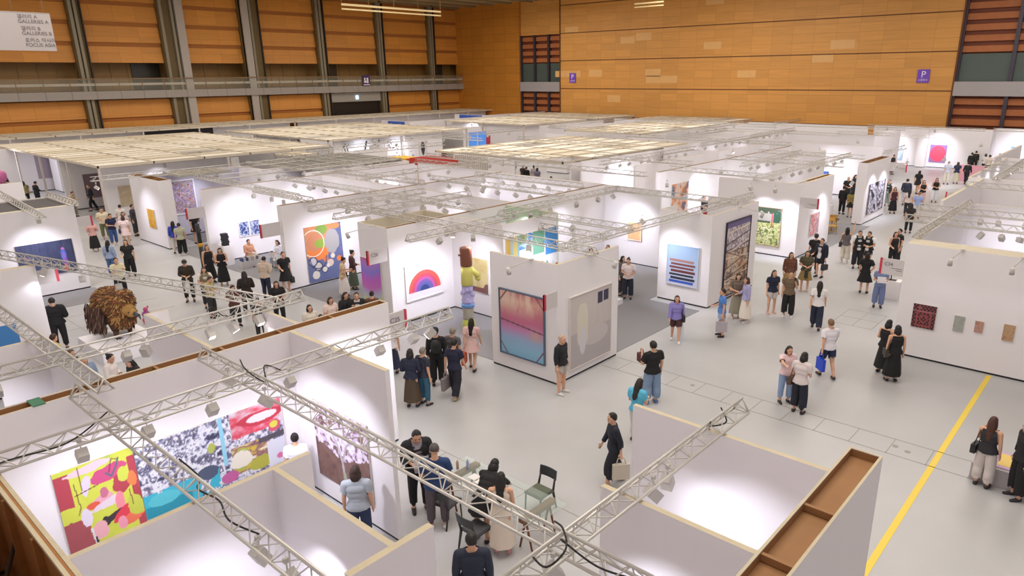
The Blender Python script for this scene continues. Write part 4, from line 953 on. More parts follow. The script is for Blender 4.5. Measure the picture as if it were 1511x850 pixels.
for (pos, aim, pw) in (((38, 24.2, 3.4), (38, 26.4, 1.5), 2), ((24, 24.6, 3.4), (24, 26.8, 1.5), 1), ((22.5, 32, 3.4), (22.5, 33.8, 1.5), 1), ((25, 32, 3.4), (25, 33.8, 1.5), 1), ((19, 31.5, 3.4), (19.5, 33.8, 1.5), 1),
                       ((30, 18, 3.4), (34, 20.1, 1.5), 1.5), ((36, 18.2, 3.4), (37, 20.1, 1.5), 1.5), ((37, 51, 3.3), (37, 53.2, 1.8), 1.3), ((41, 51, 3.3), (41, 53.2, 1.8), 1.3), ((56, 59, 3.3), (59, 61, 1.5), 3), ((46, 22.5, 3.4), (45, 20.2, 1.5), 1),
                       ((34, 45, 3.4), (37, 44, 1), 2), ((19, 49.0, 3.2), (19, 50.5, 1.5), .8), ((58, 18, 3.4), (60, 16, 1.5), 2), ((60, 10, 3.4), (62.5, 14, 1.5), 2.5), ((49, 10, 3.4), (53, 15, 1.5), 2.5), ((50, 18, 3.4), (53, 18, 1), 2), ((12, 66, 3.3), (17, 65, 1.5), 2.5), ((24, 55, 3.3), (25, 60.4, 1.5), 2.5)):
    lamp(pos, aim, unique('small lit spotlight near '+near_mark(pos[0], pos[1])), group='small spotlights under the distant trusses', power=SP*pw, size=95)
# lamps without a beam of their own in view, on the distant trusses
for (a, b, n, axis) in (((21, 34.3), (26, 34.3), 6, 0), ((21.6, 27.4), (21.6, 33), 5, 1), ((15, 22.4), (20.5, 22.4), 6, 0), ((18.6, 20.5), (18.6, 33), 10, 1), ((23.2, 20), (23.2, 26.5), 6, 1), ((25.6, 20), (25.6, 26.5), 6, 1),
                        ((33.5, 14.6), (45, 14.6), 9, 0), ((33, 24.2), (43, 24.2), 9, 0), ((46, 25), (57, 25), 8, 0), ((55.5, 25.4), (64, 25.4), 7, 0), ((37.5, 17.5), (45, 17.5), 7, 0), ((21, 30.3), (32, 30.3), 7, 0),
                        ((16.5, 36.4), (27, 36.4), 8, 0), ((29.1, -1), (29.1, 6), 6, 1), ((39.8, 5.8), (48, 5.8), 6, 0), ((34, 46), (49, 46), 6, 0), ((57, 33), (68, 33), 6, 0)):
    side = 1 if axis == 0 else (-1) ** n
    for k in range(n):
        t = (k+.5+.3*random.random())/n; p = Vector((a[0]+(b[0]-a[0])*t, a[1]+(b[1]-a[1])*t, 3.42))
        q = p+Vector((random.uniform(-.3, .3), 1.0, -.8) if axis == 0 else (1.0, random.uniform(-.3, .3), -.8))
        lamp(p, q, unique('%s small lamp in line near %s' % (ORD[k], near_mark((a[0]+b[0])/2, (a[1]+b[1])/2))), group='small spotlights under the distant trusses', power=70 if k % 2 else 0, size=110)

# cables on the near trusses
def cable(pts, label, r=.012):
    o = MB().path(spline(pts, 6), r, 5).build('power_cable', mat('22201f', .6)); return tag(o, label, 'cable')
cable([(3.0, 8.9, 3.9), (3.1, 8.6, 3.7), (2.95, 8.3, 3.72), (3.02, 7.9, 3.69), (2.9, 7.4, 3.7), (3.0, 6.9, 3.69)], 'black cable lying along the near truss over the compartments')
cable([(-.3, 10.98, 3.7), (.8, 10.95, 3.69), (1.6, 11.05, 3.69), (2.3, 10.95, 3.7), (2.9, 11.1, 3.9)], 'black cable along the truss by the plywood corner')
cable([(5.1, 11.4, 3.95), (5.0, 11.0, 3.9), (5.15, 10.7, 3.72), (5.3, 10.95, 3.9), (5.6, 11.0, 3.7)], 'black cable looped at the crossing of two near trusses')
cable([(5.1, 4.3, 3.9), (5.0, 4.1, 3.95), (4.8, 3.9, 3.9), (4.6, 4.0, 3.75), (4.7, 4.3, 3.7)], 'black looped cable at the crossing by the lower compartments')
cable([(4.9, 4.05, 3.9), (4.95, 3.6, 3.75), (5.1, 3.2, 3.7)], 'thin black cable drooping beside the lower truss crossing')
cable([(8.3, 4.1, 3.9), (8.5, 4.2, 3.72), (8.8, 4.1, 3.7), (8.9, 4.25, 3.85)], 'black cable near the tip of the bare truss')
cable([(6.0, 14.62, 3.9), (6.15, 14.7, 3.95), (6.3, 14.55, 3.75), (6.6, 14.6, 3.7)], 'black cable hump on the rear truss')

# ------------------------------------------------------------------ furniture and sculptures
GLASS = mat('c4d8d2', .05, alpha=.16, spec=.8)
WALN = mat('7a5230', .5, noise=.2, scale=6, kind='wood'); REDW = mat('7c4228', .5, noise=.15, scale=6)
t = empty('glass_table', (8.63, 8.8, 0)); tag(t, 'long glass top table on wooden trestles in the aisle', 'table')
MB().box(-.47, -1.45, .74, .47, 1.35, .755).build('glass_top', GLASS, t)
for yy in (-1.1, 1.0):
    tr = MB().box(-.46, yy-.07, .65, .46, yy+.07, .738).build('trestle_beam', WALN, t)
    for sx in (-.34, .34):
        for sy in (-.16, .16): MB().tube((sx, yy, .67), (sx, yy+sy, 0), .028, .02, n=6).build('leg', REDW, t)
def chair(x, y, rz, label, seatc='5a5f4e', backc='34363a', legc='34363a'):
    o = empty('side_chair', (x, y, 0), rz); tag(o, label, 'chair')
    S = mat(seatc, .6); B = mat(backc, .5); Lg = mat(legc, .5)
    mb = MB(); mb.box(-.22, -.2, .43, .22, .22, .47); mb.box(-.2, -.18, .47, .2, .2, .485); mb.build('seat', S, o)
    mb = MB()
    for i in range(6):
        a = -.22+.44*i/6; c = a+.44/6; f = lambda q: -.24-.05*math.cos(q/.22*1.2)
        mb.add([(a, f(a), .66), (c, f(c), .66), (c, f(c)-.03, .86), (a, f(a)-.03, .86), (a, f(a)-.02, .66), (c, f(c)-.02, .66), (c, f(c)-.05, .86), (a, f(a)-.05, .86)],
               [(0, 1, 2, 3), (7, 6, 5, 4), (0, 4, 5, 1), (3, 2, 6, 7), (0, 3, 7, 4), (1, 5, 6, 2)])
    mb.build('backrest', B, o)
    for sx in (-.2, .2):
        MB().tube((sx, .19, .43), (sx, .22, 0), .018, .015, n=6).build('leg', Lg, o)
        MB().tube((sx, -.2, .43), (sx, -.3, 0), .028, .016, n=6).tube((sx, -.2, .43), (sx*.95, -.27, .7), .026, .02, n=6).build('leg', Lg, o)
    return o
chair(9.42, 8.35, PI/2, 'dark chair with green seat on the far side of the glass table')
chair(7.72, 8.45, -PI/2, 'black chair turned to the aisle beside the cream dress visitor', '4a4c50')
chair(7.95, 9.55, -PI/2+.2, 'dark chair tucked in beside the blue sweater visitor', '4a4c50')
tag(MB().box(8.45, 9.0, .757, 8.75, 9.25, .775).box(8.5, 9.3, .757, 8.7, 9.5, .765).build('paper_stack', mat('e8e4e2', .7)), 'stack of white papers on the glass table', 'papers')
for i, (x, y, c) in enumerate(((8.75, 9.75, 'a8b4d8'), (8.6, 9.9, 'c8a890'))):
    o = MB().lathe([(.03, 0), (.033, .02), (.033, .15), (.012, .19), (.012, .22)], (x, y, .757), 10).build('bottle', mat(c, .2)); tag(o, ('bluish' if i == 0 else 'amber')+' bottle standing on the glass table', 'bottle')
# white meeting table with two seats
t = empty('meeting_table', (17.3, 30.5, 0)); tag(t, 'white meeting table in the booth with blue photographs', 'table')
MB().box(-.75, -.4, .70, .75, .4, .74).build('tabletop', mat('e8e6e6', .4), t)
for sx in (-.68, .68):
    for sy in (-.33, .33): MB().tube((sx, sy, 0), (sx, sy, .7), .02, n=6).build('leg', mat('d0ccca', .5), t)
tag(MB().box(16.9, 30.4, .742, 17.2, 30.7, .77).build('book', mat('4a5a78', .5)), 'blue book lying on the white meeting table', 'book')
chair(16.1, 30.4, -PI/2, 'white chair of the seated woman in orange', 'e6e2e0', 'e6e2e0', 'a8a4a4'); chair(18.3, 30.2, PI/2, 'white chair of the seated woman in jeans', 'e6e2e0', 'e6e2e0', 'a8a4a4')
b_ = MB().box(14.95, 31.7, 0, 15.9, 32.0, .35).build('magazine_rack', mat('c8c4c6', .5)); tag(b_, 'low rack of magazines beside the speaker plinth', 'rack')
mb = MB()
for i in range(7): mb.box(15.0+i*.12, 31.72, .3, 15.05+i*.12, 31.98, .52, i % 2)
mb.build('magazines', [mat('3a4a78', .5), mat('d8d4dc', .5)], b_)
# yellow chairs and round table
def chair_y(x, y, rz, l): return chair(x, y, rz, l, 'c89a4c', 'c89a4c', 'a8803c')
chair_y(39.6, 13.1, 2.2, 'light wooden chair at the small round table, nearer one'); chair_y(41.0, 13.6, -1.0, 'light wooden chair behind the small round table')
t = empty('round_table', (40.3, 13.35, 0)); tag(t, 'small round dark wood table between light wooden chairs', 'table')
MB().lathe([(.36, .68), (.36, .71)], n=20).build('tabletop', mat('5a3a28', .5), t); MB().tube((0, 0, 0), (0, 0, .68), .03).lathe([(.2, 0), (.2, .02)]).build('pedestal', mat('a8803c', .5), t)
tag(MB().lathe([(.12, 0), (.2, .1), (.2, .13), (.05, .2)], (43.0, 14.6, 1.0), 14).build('woven_bowl', mat('c8a070', .8)), 'round tan woven object on a white plinth', 'bowl')
tag(MB().box(42.75, 14.35, 0, 43.25, 14.85, 1.0).build('display_plinth', WHITE), 'white plinth below the round tan object', 'plinth')
# wood drum stool, small monitor near C34
o = empty('drum_stool', (24.0, 6.6, 0)); tag(o, 'pale wooden drum stool with white top by the C34 board', 'stool'); o.location = (30.25, 6.75, 0)
MB().lathe([(.26, 0), (.28, .42)], n=24).build('drum', mat('cfa468', .6, noise=.1, scale=4), o); MB().lathe([(.285, .42), (.285, .47)], n=24).build('top', WHITE, o)
tag(MB().box(29.15, 6.9, 1.0, 29.2, 7.4, 1.3).tube((29.2, 7.15, .76), (29.2, 7.15, 1.0), .02).box(29.1, 6.95, .745, 29.35, 7.35, .76).build('monitor', mat('26262a', .4)), 'small black monitor under the C34 board', 'monitor')
tag(MB().box(29.0, 6.75, 0, 29.5, 7.6, .74).build('reception_desk', WHITE), 'low white desk carrying the black monitor', 'desk')
# plinths
tag(MB().box(14.75, 32.9, 0, 15.2, 33.35, .95).build('display_plinth', WHITE), 'white plinth under the black speaker-like sculpture', 'plinth')
o = empty('black_sculpture', (14.97, 33.12, .95)); tag(o, 'black ribbed block sculpture on a white plinth', 'sculpture')
mb = MB()
for i in range(5): mb.box(-.15+.02*(i % 2), -.12, .12*i, .15-.03*((i+1) % 2), .12, .12*i+.11)
mb.build('stacked_blocks', mat('1c1c22', .6), o)
o = empty('tall_dark_post_sculpture', (14.0, 33.6, 0)); tag(o, 'tall black post sculpture with a gold band at the wall end', 'sculpture')
MB().tube((0, 0, 0), (0, 0, 1.0), .1, .1, 10).tube((0, 0, 1.18), (0, 0, 2.1), .1, .09, 10).build('black_shaft', mat('1b1a1c', .4), o); MB().tube((0, 0, 1.0), (0, 0, 1.18), .115, .115, 10).build('gold_band', mat('c8963a', .3, metal=.6), o)
o = empty('pink_figurine', (9.0, 27.2, 0)); tag(o, 'small pink and purple stacked figure on the aisle floor', 'sculpture')
MB().ell((0, 0, .12), .17, .17, .13).build('lower_ball', mat('d8506a', .3), o); MB().ell((0, 0, .34), .15, .15, .13).build('middle_ball', mat('9a4a8a', .3), o); MB().ell((0, 0, .52), .08, .08, .09).ell((.09, 0, .6), .03, .03, .05).build('head_ball', mat('c04a80', .3), o)
tag(MB().box(20.9, 14.9, 0, 21.9, 15.5, .22).build('low_plinth', WHITE), 'low white plinth behind the beige painting corner', 'plinth')
tag(MB().ell((21.2, 15.2, .42), .14, .12, .2).ell((21.05, 15.1, .3), .12, .1, .1).build('brown_ceramic', mat('8a5a44', .6, bump=.5, scale=20)), 'brown ceramic piece on the low white plinth', 'sculpture')
# totem of stacked forms
o = empty('totem_sculpture', (15.95, 17.35, 0)); tag(o, 'tall totem of stacked brown, yellow, lavender and green vessels', 'sculpture')
MB().lathe([(.2, 2.38), (.205, 2.42), (.215, 2.98), (.2, 3.02), (.17, 3.02)], n=24).tube((-.2, 0, 2.8), (-.3, .05, 2.8), .03, .045).build('brown_drum', mat('7a4a38', .6, bump=.15, scale=14), o)
MB().lathe([(.18, 1.68), (.21, 1.72), (.2, 2.1), (.19, 2.37)], n=20).tube((.12, -.12, 2.25), (.3, -.28, 1.98), .09, .11, 12).tube((.3, -.28, 1.98), (.24, -.24, 1.86), .11, .08, 12).build('yellow_vessel', mat('cfc96a', .5, bump=.2, scale=10), o)
mb = MB(); mb.lathe([(.18, 1.04), (.2, 1.1), (.19, 1.6), (.2, 1.67)], n=14, smooth=False)
rr = random.Random(3)
for i in range(16): a = rr.uniform(0, 6.28); mb.ell((.19*math.cos(a), .19*math.sin(a), rr.uniform(1.1, 1.6)), .06, .06, .09, 8, 5)
mb.build('lavender_crystal', mat('b4aede', .25, bump=.2, scale=12), o)
mb = MB(); mb.lathe([(.22, .94), (.24, 1.0), (.2, 1.04)], n=20)
for i in range(14): a = 2*PI*i/14; mb.ell((.21*math.cos(a), .21*math.sin(a), .93), .03, .03, .05, 6, 4)
mb.build('blue_collar', mat('6e9ad8', .4), o)
MB().lathe([(.18, .46), (.2, .5), (.18, .56), (.2, .62), (.18, .7), (.2, .78), (.17, .93)], n=20).build('grey_ribs', mat('a8a294', .5), o)
MB().lathe([(.17, 0), (.23, .04), (.24, .25), (.2, .42), (.17, .46)], n=20).build('green_base', mat('b9c05a', .3), o)

# giant brown bird sculpture on a white plinth
VX, VY = 7.45, 25.2
tag(MB().box(VX-1.0, VY-1.3, 0, VX+.8, VY+.95, .42).build('display_plinth', WHITE), 'wide white plinth under the giant brown bird', 'plinth')
bd = empty('giant_bird_sculpture', (VX, VY, .42), math.radians(-75)); tag(bd, 'giant hunched brown feathered bird with a hooked dark beak', 'sculpture')
FEA = mat('6e4a24', .85, noise=.55, scale=5, bump=.8); FEB = mat('4a2f1e', .85, noise=.5, scale=7); FEC = mat('96703a', .85, noise=.4, scale=6)
mb = MB()
BODY = (((-.2, 0, 1.12), (.62, .5, .5)), ((.22, 0, 1.2), (.42, .46, .42)), ((.3, 0, .78), (.34, .38, .42)), ((-.45, 0, .85), (.36, .4, .42)))
for cc, rr_ in BODY: mb.ell(cc, *rr_, 22, 14)
mb.build('body', FEA, bd)
hd = MB().ell((.78, 0, .93), .2, .16, .16, 16, 10).ell((.6, 0, 1.0), .24, .22, .22, 14, 8).build('head', FEC, bd)
MB().tube((.92, 0, .92), (1.16, 0, .88), .075, .045, 10).tube((1.16, 0, .88), (1.22, 0, .74), .046, .01, 8).build('beak', mat('3a3c44', .35), hd)
MB().ell((.86, .13, .97), .03, .025, .03, 8, 6).build('eye', mat('120c08', .2), hd); MB().ell((.86, -.13, .97), .03, .025, .03, 8, 6).build('eye', mat('120c08', .2), hd)
rr = random.Random(5)
def feather_coat(n, mats, name, wing=False):
    mb = MB()
    for i in range(n):
        th = rr.uniform(0, 2*PI); ph = rr.uniform(.05, 2.6)
        n_ = Vector((math.sin(ph)*math.cos(th), math.sin(ph)*math.sin(th), math.cos(ph)))
        if wing:
            sgn = 1 if rr.random() < .5 else -1; p = Vector((rr.uniform(-.75, .1), sgn*rr.uniform(.42, .54), rr.uniform(.45, 1.2))); nrm = Vector((0, sgn, .1)).normalized(); down = Vector((-.15+rr.uniform(-.1, .1), 0, -1)).normalized(); L = rr.uniform(.25, .45); wd = .04
        else:
            cc, r3 = BODY[i % 4]; p = Vector(cc)+Vector((n_.x*r3[0], n_.y*r3[1], n_.z*r3[2])); nrm = Vector((n_.x/r3[0], n_.y/r3[1], n_.z/r3[2])).normalized()
            base = Vector((-.8+rr.uniform(-.5, .5), rr.uniform(-.6, .6), -.8)); down = base-nrm*base.dot(nrm); down = down.normalized() if down.length > .1 else Vector((-1, 0, 0)); L = rr.uniform(.1, .22); wd = rr.uniform(.012, .03)
        side = nrm.cross(down).normalized(); lift = rr.uniform(.01, .07); tip = p+down*L+nrm*lift
        mb.add([p-side*wd*.6, p+side*wd*.6, p+down*L*.6+side*wd+nrm*lift, tip, p+down*L*.6-side*wd+nrm*lift, p+down*L*.5+nrm*(lift+.01)], [(0, 1, 5), (1, 2, 5), (2, 3, 5), (3, 4, 5), (4, 0, 5)], rr.randrange(len(mats)))
    return tag(mb.build(name, mats, bd), kind='stuff')
feather_coat(5200, [FEA, FEB, FEC, mat('7a3c24', .85), mat('a88048', .85), mat('5a3a22', .85)], 'feathers')
feather_coat(700, [FEB, mat('33241c', .85), mat('6a5648', .8), mat('58342a', .85)], 'wing_feathers', True)
for sy in (-.24, .24):
    l = MB().tube((.1, sy, .75), (.18, sy, .3), .2, .12, 10).tube((.18, sy, .3), (.14, sy, .02), .1, .05, 8).build('leg', FEB, bd)
    mb = MB()
    for a in (-.5, 0, .5, PI): mb.tube((.14, sy, .03), (.14+.2*math.cos(a), sy+.2*math.sin(a), .02), .035, .015, 6)
    mb.build('claws', mat('3a3230', .5), l)
MB().tube((-.65, 0, .75), (-.9, 0, .2), .25, .1, 10).build('tail', FEB, bd)
# seats and boxes by the bottom right
o = empty('display_bench', (16.9, .95, 0)); tag(o, 'low grey display bench with coloured prints at the picture edge', 'bench')
MB().box(-.5, -.9, 0, .5, .9, .42).build('body', mat('b4aeb2', .5), o); MB().box(-.4, -.8, .42, .4, .8, .44).build('printed_top', mat('c8a8d0', .5), o)
for i, c in enumerate(('d86a6a', '6a8ad8', 'e8c86a')): MB().box(-.3, -.6+i*.4, .44, .3, -.35+i*.4, .445).build('print', mat(c, .5), o)
tag(MB().box(29.5, 79.6, 1.2, 36.5, 79.98, 3.45).build('dark_screen', mat('26232a', .4)), 'long black screen panel under the long narrow canopy', 'screen')
tag(MB().box(10.0, 62.3, 0, 13.5, 63.1, 1.15).build('white_counter', WHITE), 'white counter with pink flowers beyond the black stretched ceiling booth', 'counter')
tag(MB().ell((12.9, 62.7, 2.0), .5, .45, .5, 12, 8, fn=lambda x, y, z: 1+.15*math.sin(9*x)*math.cos(8*y)).lathe([(.2, 0), (.25, .35), (.1, .4)], (12.9, 62.7, 1.15), 12).build('pink_flower_vase', mat('d878b0', .7, bump=.8, scale=15)), 'vase of pink flowers on the white counter', 'flowers')
tag(MB().box(61.0, 8.0, 0, 63.2, 9.0, 1.05).build('bar_table', mat('a8a6b0', .8)), 'grey clothed bar table in the far crowd', 'table')
for (x, y, w, c, l) in ((66.8, 68.5, 4.2, '3a62c0', 'blue information panel high on a far booth, upper one'), (52.8, 67, 2.9, '3a62c0', 'blue information panel on a far booth, lower one')):
    tag(MB().box(x, y, 2.6, x+.15, y+w, 3.55).build('information_panel', mat(c, .4)), l, 'screen')
for i, (x) in enumerate((54.0, 55.3)): tag(MB().box(x-3.2, 53.85, 1.6, x-2.2, 53.98, 3.0).build('blue_screen', mat('4a86d8', .4, emit=.5)), ('first' if i == 0 else 'second')+' small blue screen beside the calligraphy sheets', 'screen')
tag(MB().box(32.78, 33.2, .5, 32.88, 36.3, 1.5).build('yellow_artwork', mat('e0a850', .6, noise=.3, scale=3)), 'yellow and orange picture on the white screen wall', 'painting')
tag(MB().box(66, 10.5, .0, 66.2, 12.4, 1.3).build('pink_screen', mat('e8a8b8', .5)), 'pale pink panel behind the women in the far aisle', 'panel')
tag(MB().box(2.38, 12.94, 3.59, 2.56, 13.29, 3.605).build('green_tape', mat('1f6b4a', .6)), 'green tape strip across the brown spine wall top', 'tape')

# ------------------------------------------------------------------ people
def nv(*a): return Vector(a).normalized()
DN = (0.10, 0, -1)
POSES = {
 # (upper arm L, forearm L, upper arm R, forearm R, thigh L, shank L, thigh R, shank R, lean, nod); x is outward from the body
 'st': ((.16,-.04,-1), (.05,.16,-1), (.16,-.04,-1), (.05,.16,-1), (.07,.02,-1), (.0,-.03,-1), (.07,.02,-1), (.0,-.03,-1), 0, 6),
 'wk': ((.14,.30,-1), (.05,.55,-1), (.14,-.30,-1), (.05,-.05,-1), (.03,-.16,-1), (.0,-.45,-1), (.03,.34,-1), (.0,.05,-1), 3, 5),
 'fd': ((.24,.05,-1), (-.62,.75,-.06), (.24,.05,-1), (-.62,.75,-.2), (.07,.02,-1), (.0,-.03,-1), (.07,.02,-1), (.0,-.03,-1), 0, 14),
 'ph': ((.14,.30,-1), (-.25,.75,.75), (.16,.25,-1), (-.3,.75,.55), (.07,.02,-1), (.0,-.03,-1), (.05,.1,-1), (.0,-.1,-1), 0, 4),
 'p1': ((.16,-.04,-1), (.05,.2,-1), (.20,.35,-1), (-.25,.55,.95), (.07,.02,-1), (.0,-.03,-1), (.06,.12,-1), (.0,-.1,-1), 0, 4),
 'rd': ((.16,.10,-1), (-.35,.95,.1), (.16,.10,-1), (-.35,.95,.15), (.08,.02,-1), (.0,-.03,-1), (.05,.12,-1), (.0,-.08,-1), 2, 22),
 'hb': ((.20,.02,-1), (-.05,.8,-.25), (.16,-.04,-1), (.03,.12,-1), (.07,.02,-1), (.0,-.03,-1), (.06,-.05,-1), (.0,-.06,-1), 0, 4),
 'hp': ((.55,-.12,-1), (-.55,.3,-.75), (.16,-.04,-1), (.03,.16,-1), (.12,.02,-1), (.0,-.03,-1), (.05,.08,-1), (.0,-.08,-1), 0, 2),
 'si': ((.16,.2,-1), (-.3,.95,-.05), (.16,.2,-1), (-.3,.95,-.05), (.10,1,-.05), (.0,.05,-1), (.10,1,-.05), (.0,-.1,-1), 3, 12),
 'bd': ((.1,.75,-.75), (-.1,.75,-.6), (.1,.75,-.75), (-.1,.75,-.6), (.07,-.16,-1), (.0,-.05,-1), (.07,-.06,-1), (.0,-.03,-1), 52, 10),
 'up': ((.3,.3,1), (.05,.3,1), (.16,.1,-1), (.0,.5,-.6), (.08,.02,-1), (.0,-.03,-1), (.06,.1,-1), (.0,-.05,-1), 0, -6),
 'pt': ((.35,.95,-.25), (.15,.9,.1), (.16,.10,-1), (-.35,.95,.1), (.07,.02,-1), (.0,-.03,-1), (.06,.1,-1), (.0,-.05,-1), 0, 10),
}
_P = {}
def build_pose(key):
    if key in _P: return _P[key]
    q = POSES[key]; lean = math.radians(q[8])
    R = Matrix.Rotation(-lean, 3, 'X')
    def leg(s, th, sh):
        h = Vector((s*.09, 0, 0)); k = h+Vector((s*th[0], th[1], th[2])).normalized()*.42; a = k+Vector((s*sh[0], sh[1], sh[2])).normalized()*.41
        return h, k, a
    Lg = {1: leg(1, q[4], q[5]), -1: leg(-1, q[6], q[7])}
    low = min(Lg[1][2].z, Lg[-1][2].z)-.075; up = Vector((0, 0, -low))
    tz = lambda p: R @ Vector(p)
    J = {}
    bones = []   # (region, side, a, b, ra, rb)
    def B(n, s, a, b, ra, rb): bones.append((n, s, a+up, b+up, ra, rb))
    pel = Vector((0, 0, .03))
    B('pelvis', 0, Vector((-.07, 0, .0)), Vector((.07, 0, .0)), .105, .105); B('pelvis', 0, tz((-.05, 0, .07)), tz((.05, 0, .07)), .1, .1)
    B('waist', 0, tz((-.045, 0, .16)), tz((.045, 0, .16)), .092, .092)
    B('chest', 0, tz((-.07, .0, .27)), tz((.07, .0, .27)), .1, .1); B('chest', 0, tz((-.08, .0, .38)), tz((.08, .0, .38)), .105, .105)
    B('chest', 0, tz((-.165, -.01, .475)), tz((.165, -.01, .475)), .056, .056); B('chest', 0, tz((-.06, -.01, .5)), tz((.06, -.01, .5)), .06, .06)
    nodm = Matrix.Rotation(-math.radians(q[9])-lean*.6, 3, 'X')
    nb = tz((0, -.005, .52)); hc = nb+nodm @ Vector((0, .015, .165))
    B('neck', 0, nb, hc-nodm @ Vector((0, .02, .05)), .056, .052)
    hands = {}
    for s, ua, fa in ((1, q[0], q[1]), (-1, q[2], q[3])):
        sh = tz((s*.185, -.01, .475)); u = (R @ Vector((s*ua[0], ua[1], ua[2]))).normalized() if q[8] < 20 else Vector((s*ua[0], ua[1], ua[2])).normalized()
        f = Vector((s*fa[0], fa[1], fa[2])).normalized(); e = sh+u*.275; w = e+f*.24
        B('ua', s, sh, e, .052, .040); B('fa', s, e, w, .041, .027)
        side = f.cross(Vector((0, 0, 1)));  side = side.normalized() if side.length > .15 else Vector((1, 0, 0))
        if abs(f.z) > .8: side = Vector((0, 1, 0)).cross(f).cross(f).normalized()
        nrm = side.cross(f).normalized(); palm = w+f*.09
        B('hand', s, w+f*.01, palm-f*.02, .026, .03)
        for i, (o, ln) in enumerate(((-.030, .062), (-.010, .074), (.010, .070), (.030, .055))):
            k = palm+side*o; m = k+f*ln*.55+nrm*.006; t = m+f*ln*.40+nrm*(-.022)
            B('hand', s, palm-f*.03+side*o*.8, k, .014, .0115); B('hand', s, k, m, .011, .010); B('hand', s, m, t, .010, .008)
        tb = w+f*.03-side*.028; B('hand', s, tb, tb-side*.032+f*.03, .013, .011); B('hand', s, tb-side*.032+f*.03, tb-side*.036+f*.062, .011, .009)
        hands[s] = palm+f*.03+up
    for s in (1, -1):
        h, k, a = Lg[s]
        B('th', s, h+Vector((0, 0, -.02)), k, .096, .060); B('sh', s, k, a, .058, .038)
        B('sh', s, k+(a-k)*.15+Vector((0, -.016, 0)), k+(a-k)*.45+Vector((0, -.016, 0)), .045, .05)
        B('foot', s, a+Vector((0, -.03, -.035)), a+Vector((s*.01, .05, -.045)), .04, .036); B('foot', s, a+Vector((s*.01, .05, -.045)), a+Vector((s*.02, .14, -.052)), .036, .026)
    mb = MB()
    for n, s, a, b, ra, rb in bones:
        k = 6 if ra < .016 else 12
        mb.tube(a, b, ra, rb, k); mb.ell(a, ra, ra, ra, k, max(4, k//2)); mb.ell(b, rb, rb, rb, k, max(4, k//2))
    H3 = nodm.copy(); HC = hc+up
    def he(c, rx, ry, rz): mb.ell(HC+H3 @ Vector(c), rx, ry, rz, 14, 10, T=H3)
    he((0, 0, .02), .076, .095, .1); he((0, .022, -.035), .058, .07, .078); he((0, .092, -.012), .013, .02, .026); he((0, .06, -.085), .032, .032, .028)
    for s in (-1, 1): he((s*.078, -.005, -.01), .012, .02, .032)
    he((0, .088, -.055), .026, .012, .008)
    me = mb.mesh('raw_body', SKIN); ob = link('raw_body', me)
    rm = ob.modifiers.new('r', 'REMESH'); rm.mode = 'VOXEL'; rm.voxel_size = .0105; rm.use_smooth_shade = True
    sm = ob.modifiers.new('s', 'SMOOTH'); sm.iterations = 4; sm.factor = .5
    dc = ob.modifiers.new('d', 'DECIMATE'); dc.ratio = .3
    dg = bpy.context.evaluated_depsgraph_get(); dg.update()
    body = bpy.data.meshes.new_from_object(ob.evaluated_get(dg)); body.name = 'body'
    bpy.data.objects.remove(ob); bpy.data.meshes.remove(me)
    body.materials.clear(); body.materials.append(SKIN)
    n = len(body.vertices); V = np.empty(n*3); body.vertices.foreach_get('co', V); V = V.reshape(-1, 3)
    Nn = np.empty(n*3); body.vertices.foreach_get('normal', Nn); Nn = Nn.reshape(-1, 3)
    best = np.full(n, 1e9); lab = np.zeros(n, int); tt = np.zeros(n); ax = np.zeros((n, 3))
    bl = [q_ for q_ in bones if not (q_[0] == 'sh' and q_[4] == .045)]+[('head', 0, HC, HC+H3 @ Vector((0, 0, .03)), .09, .09)]
    for i, (nm, s, a, b, ra, rb) in enumerate(bl):
        A = np.array(a); D = np.array(b)-A; L = D @ D+1e-12; t = np.clip(((V-A) @ D)/L, 0, 1); c = A+t[:, None]*D
        d = np.linalg.norm(V-c, axis=1)-(ra+(rb-ra)*t); m = d < best; best[m] = d[m]; lab[m] = i; tt[m] = t[m]; ax[m] = c[m]
    reg = np.array([b[0] for b in bl])[lab]; sd = np.array([b[1] for b in bl])[lab]
    F = [tuple(p.vertices) for p in body.polygons]
    _P[key] = dict(sd=sd, body=body, V=V, N=Nn, reg=reg, t=tt, ax=ax, F=F, up=np.array(up), R=R, HC=HC, H3=H3, hands=hands, Lg={s: [p+up for p in Lg[s]] for s in Lg}, key=key, g={}, tz=tz)
    return _P[key]
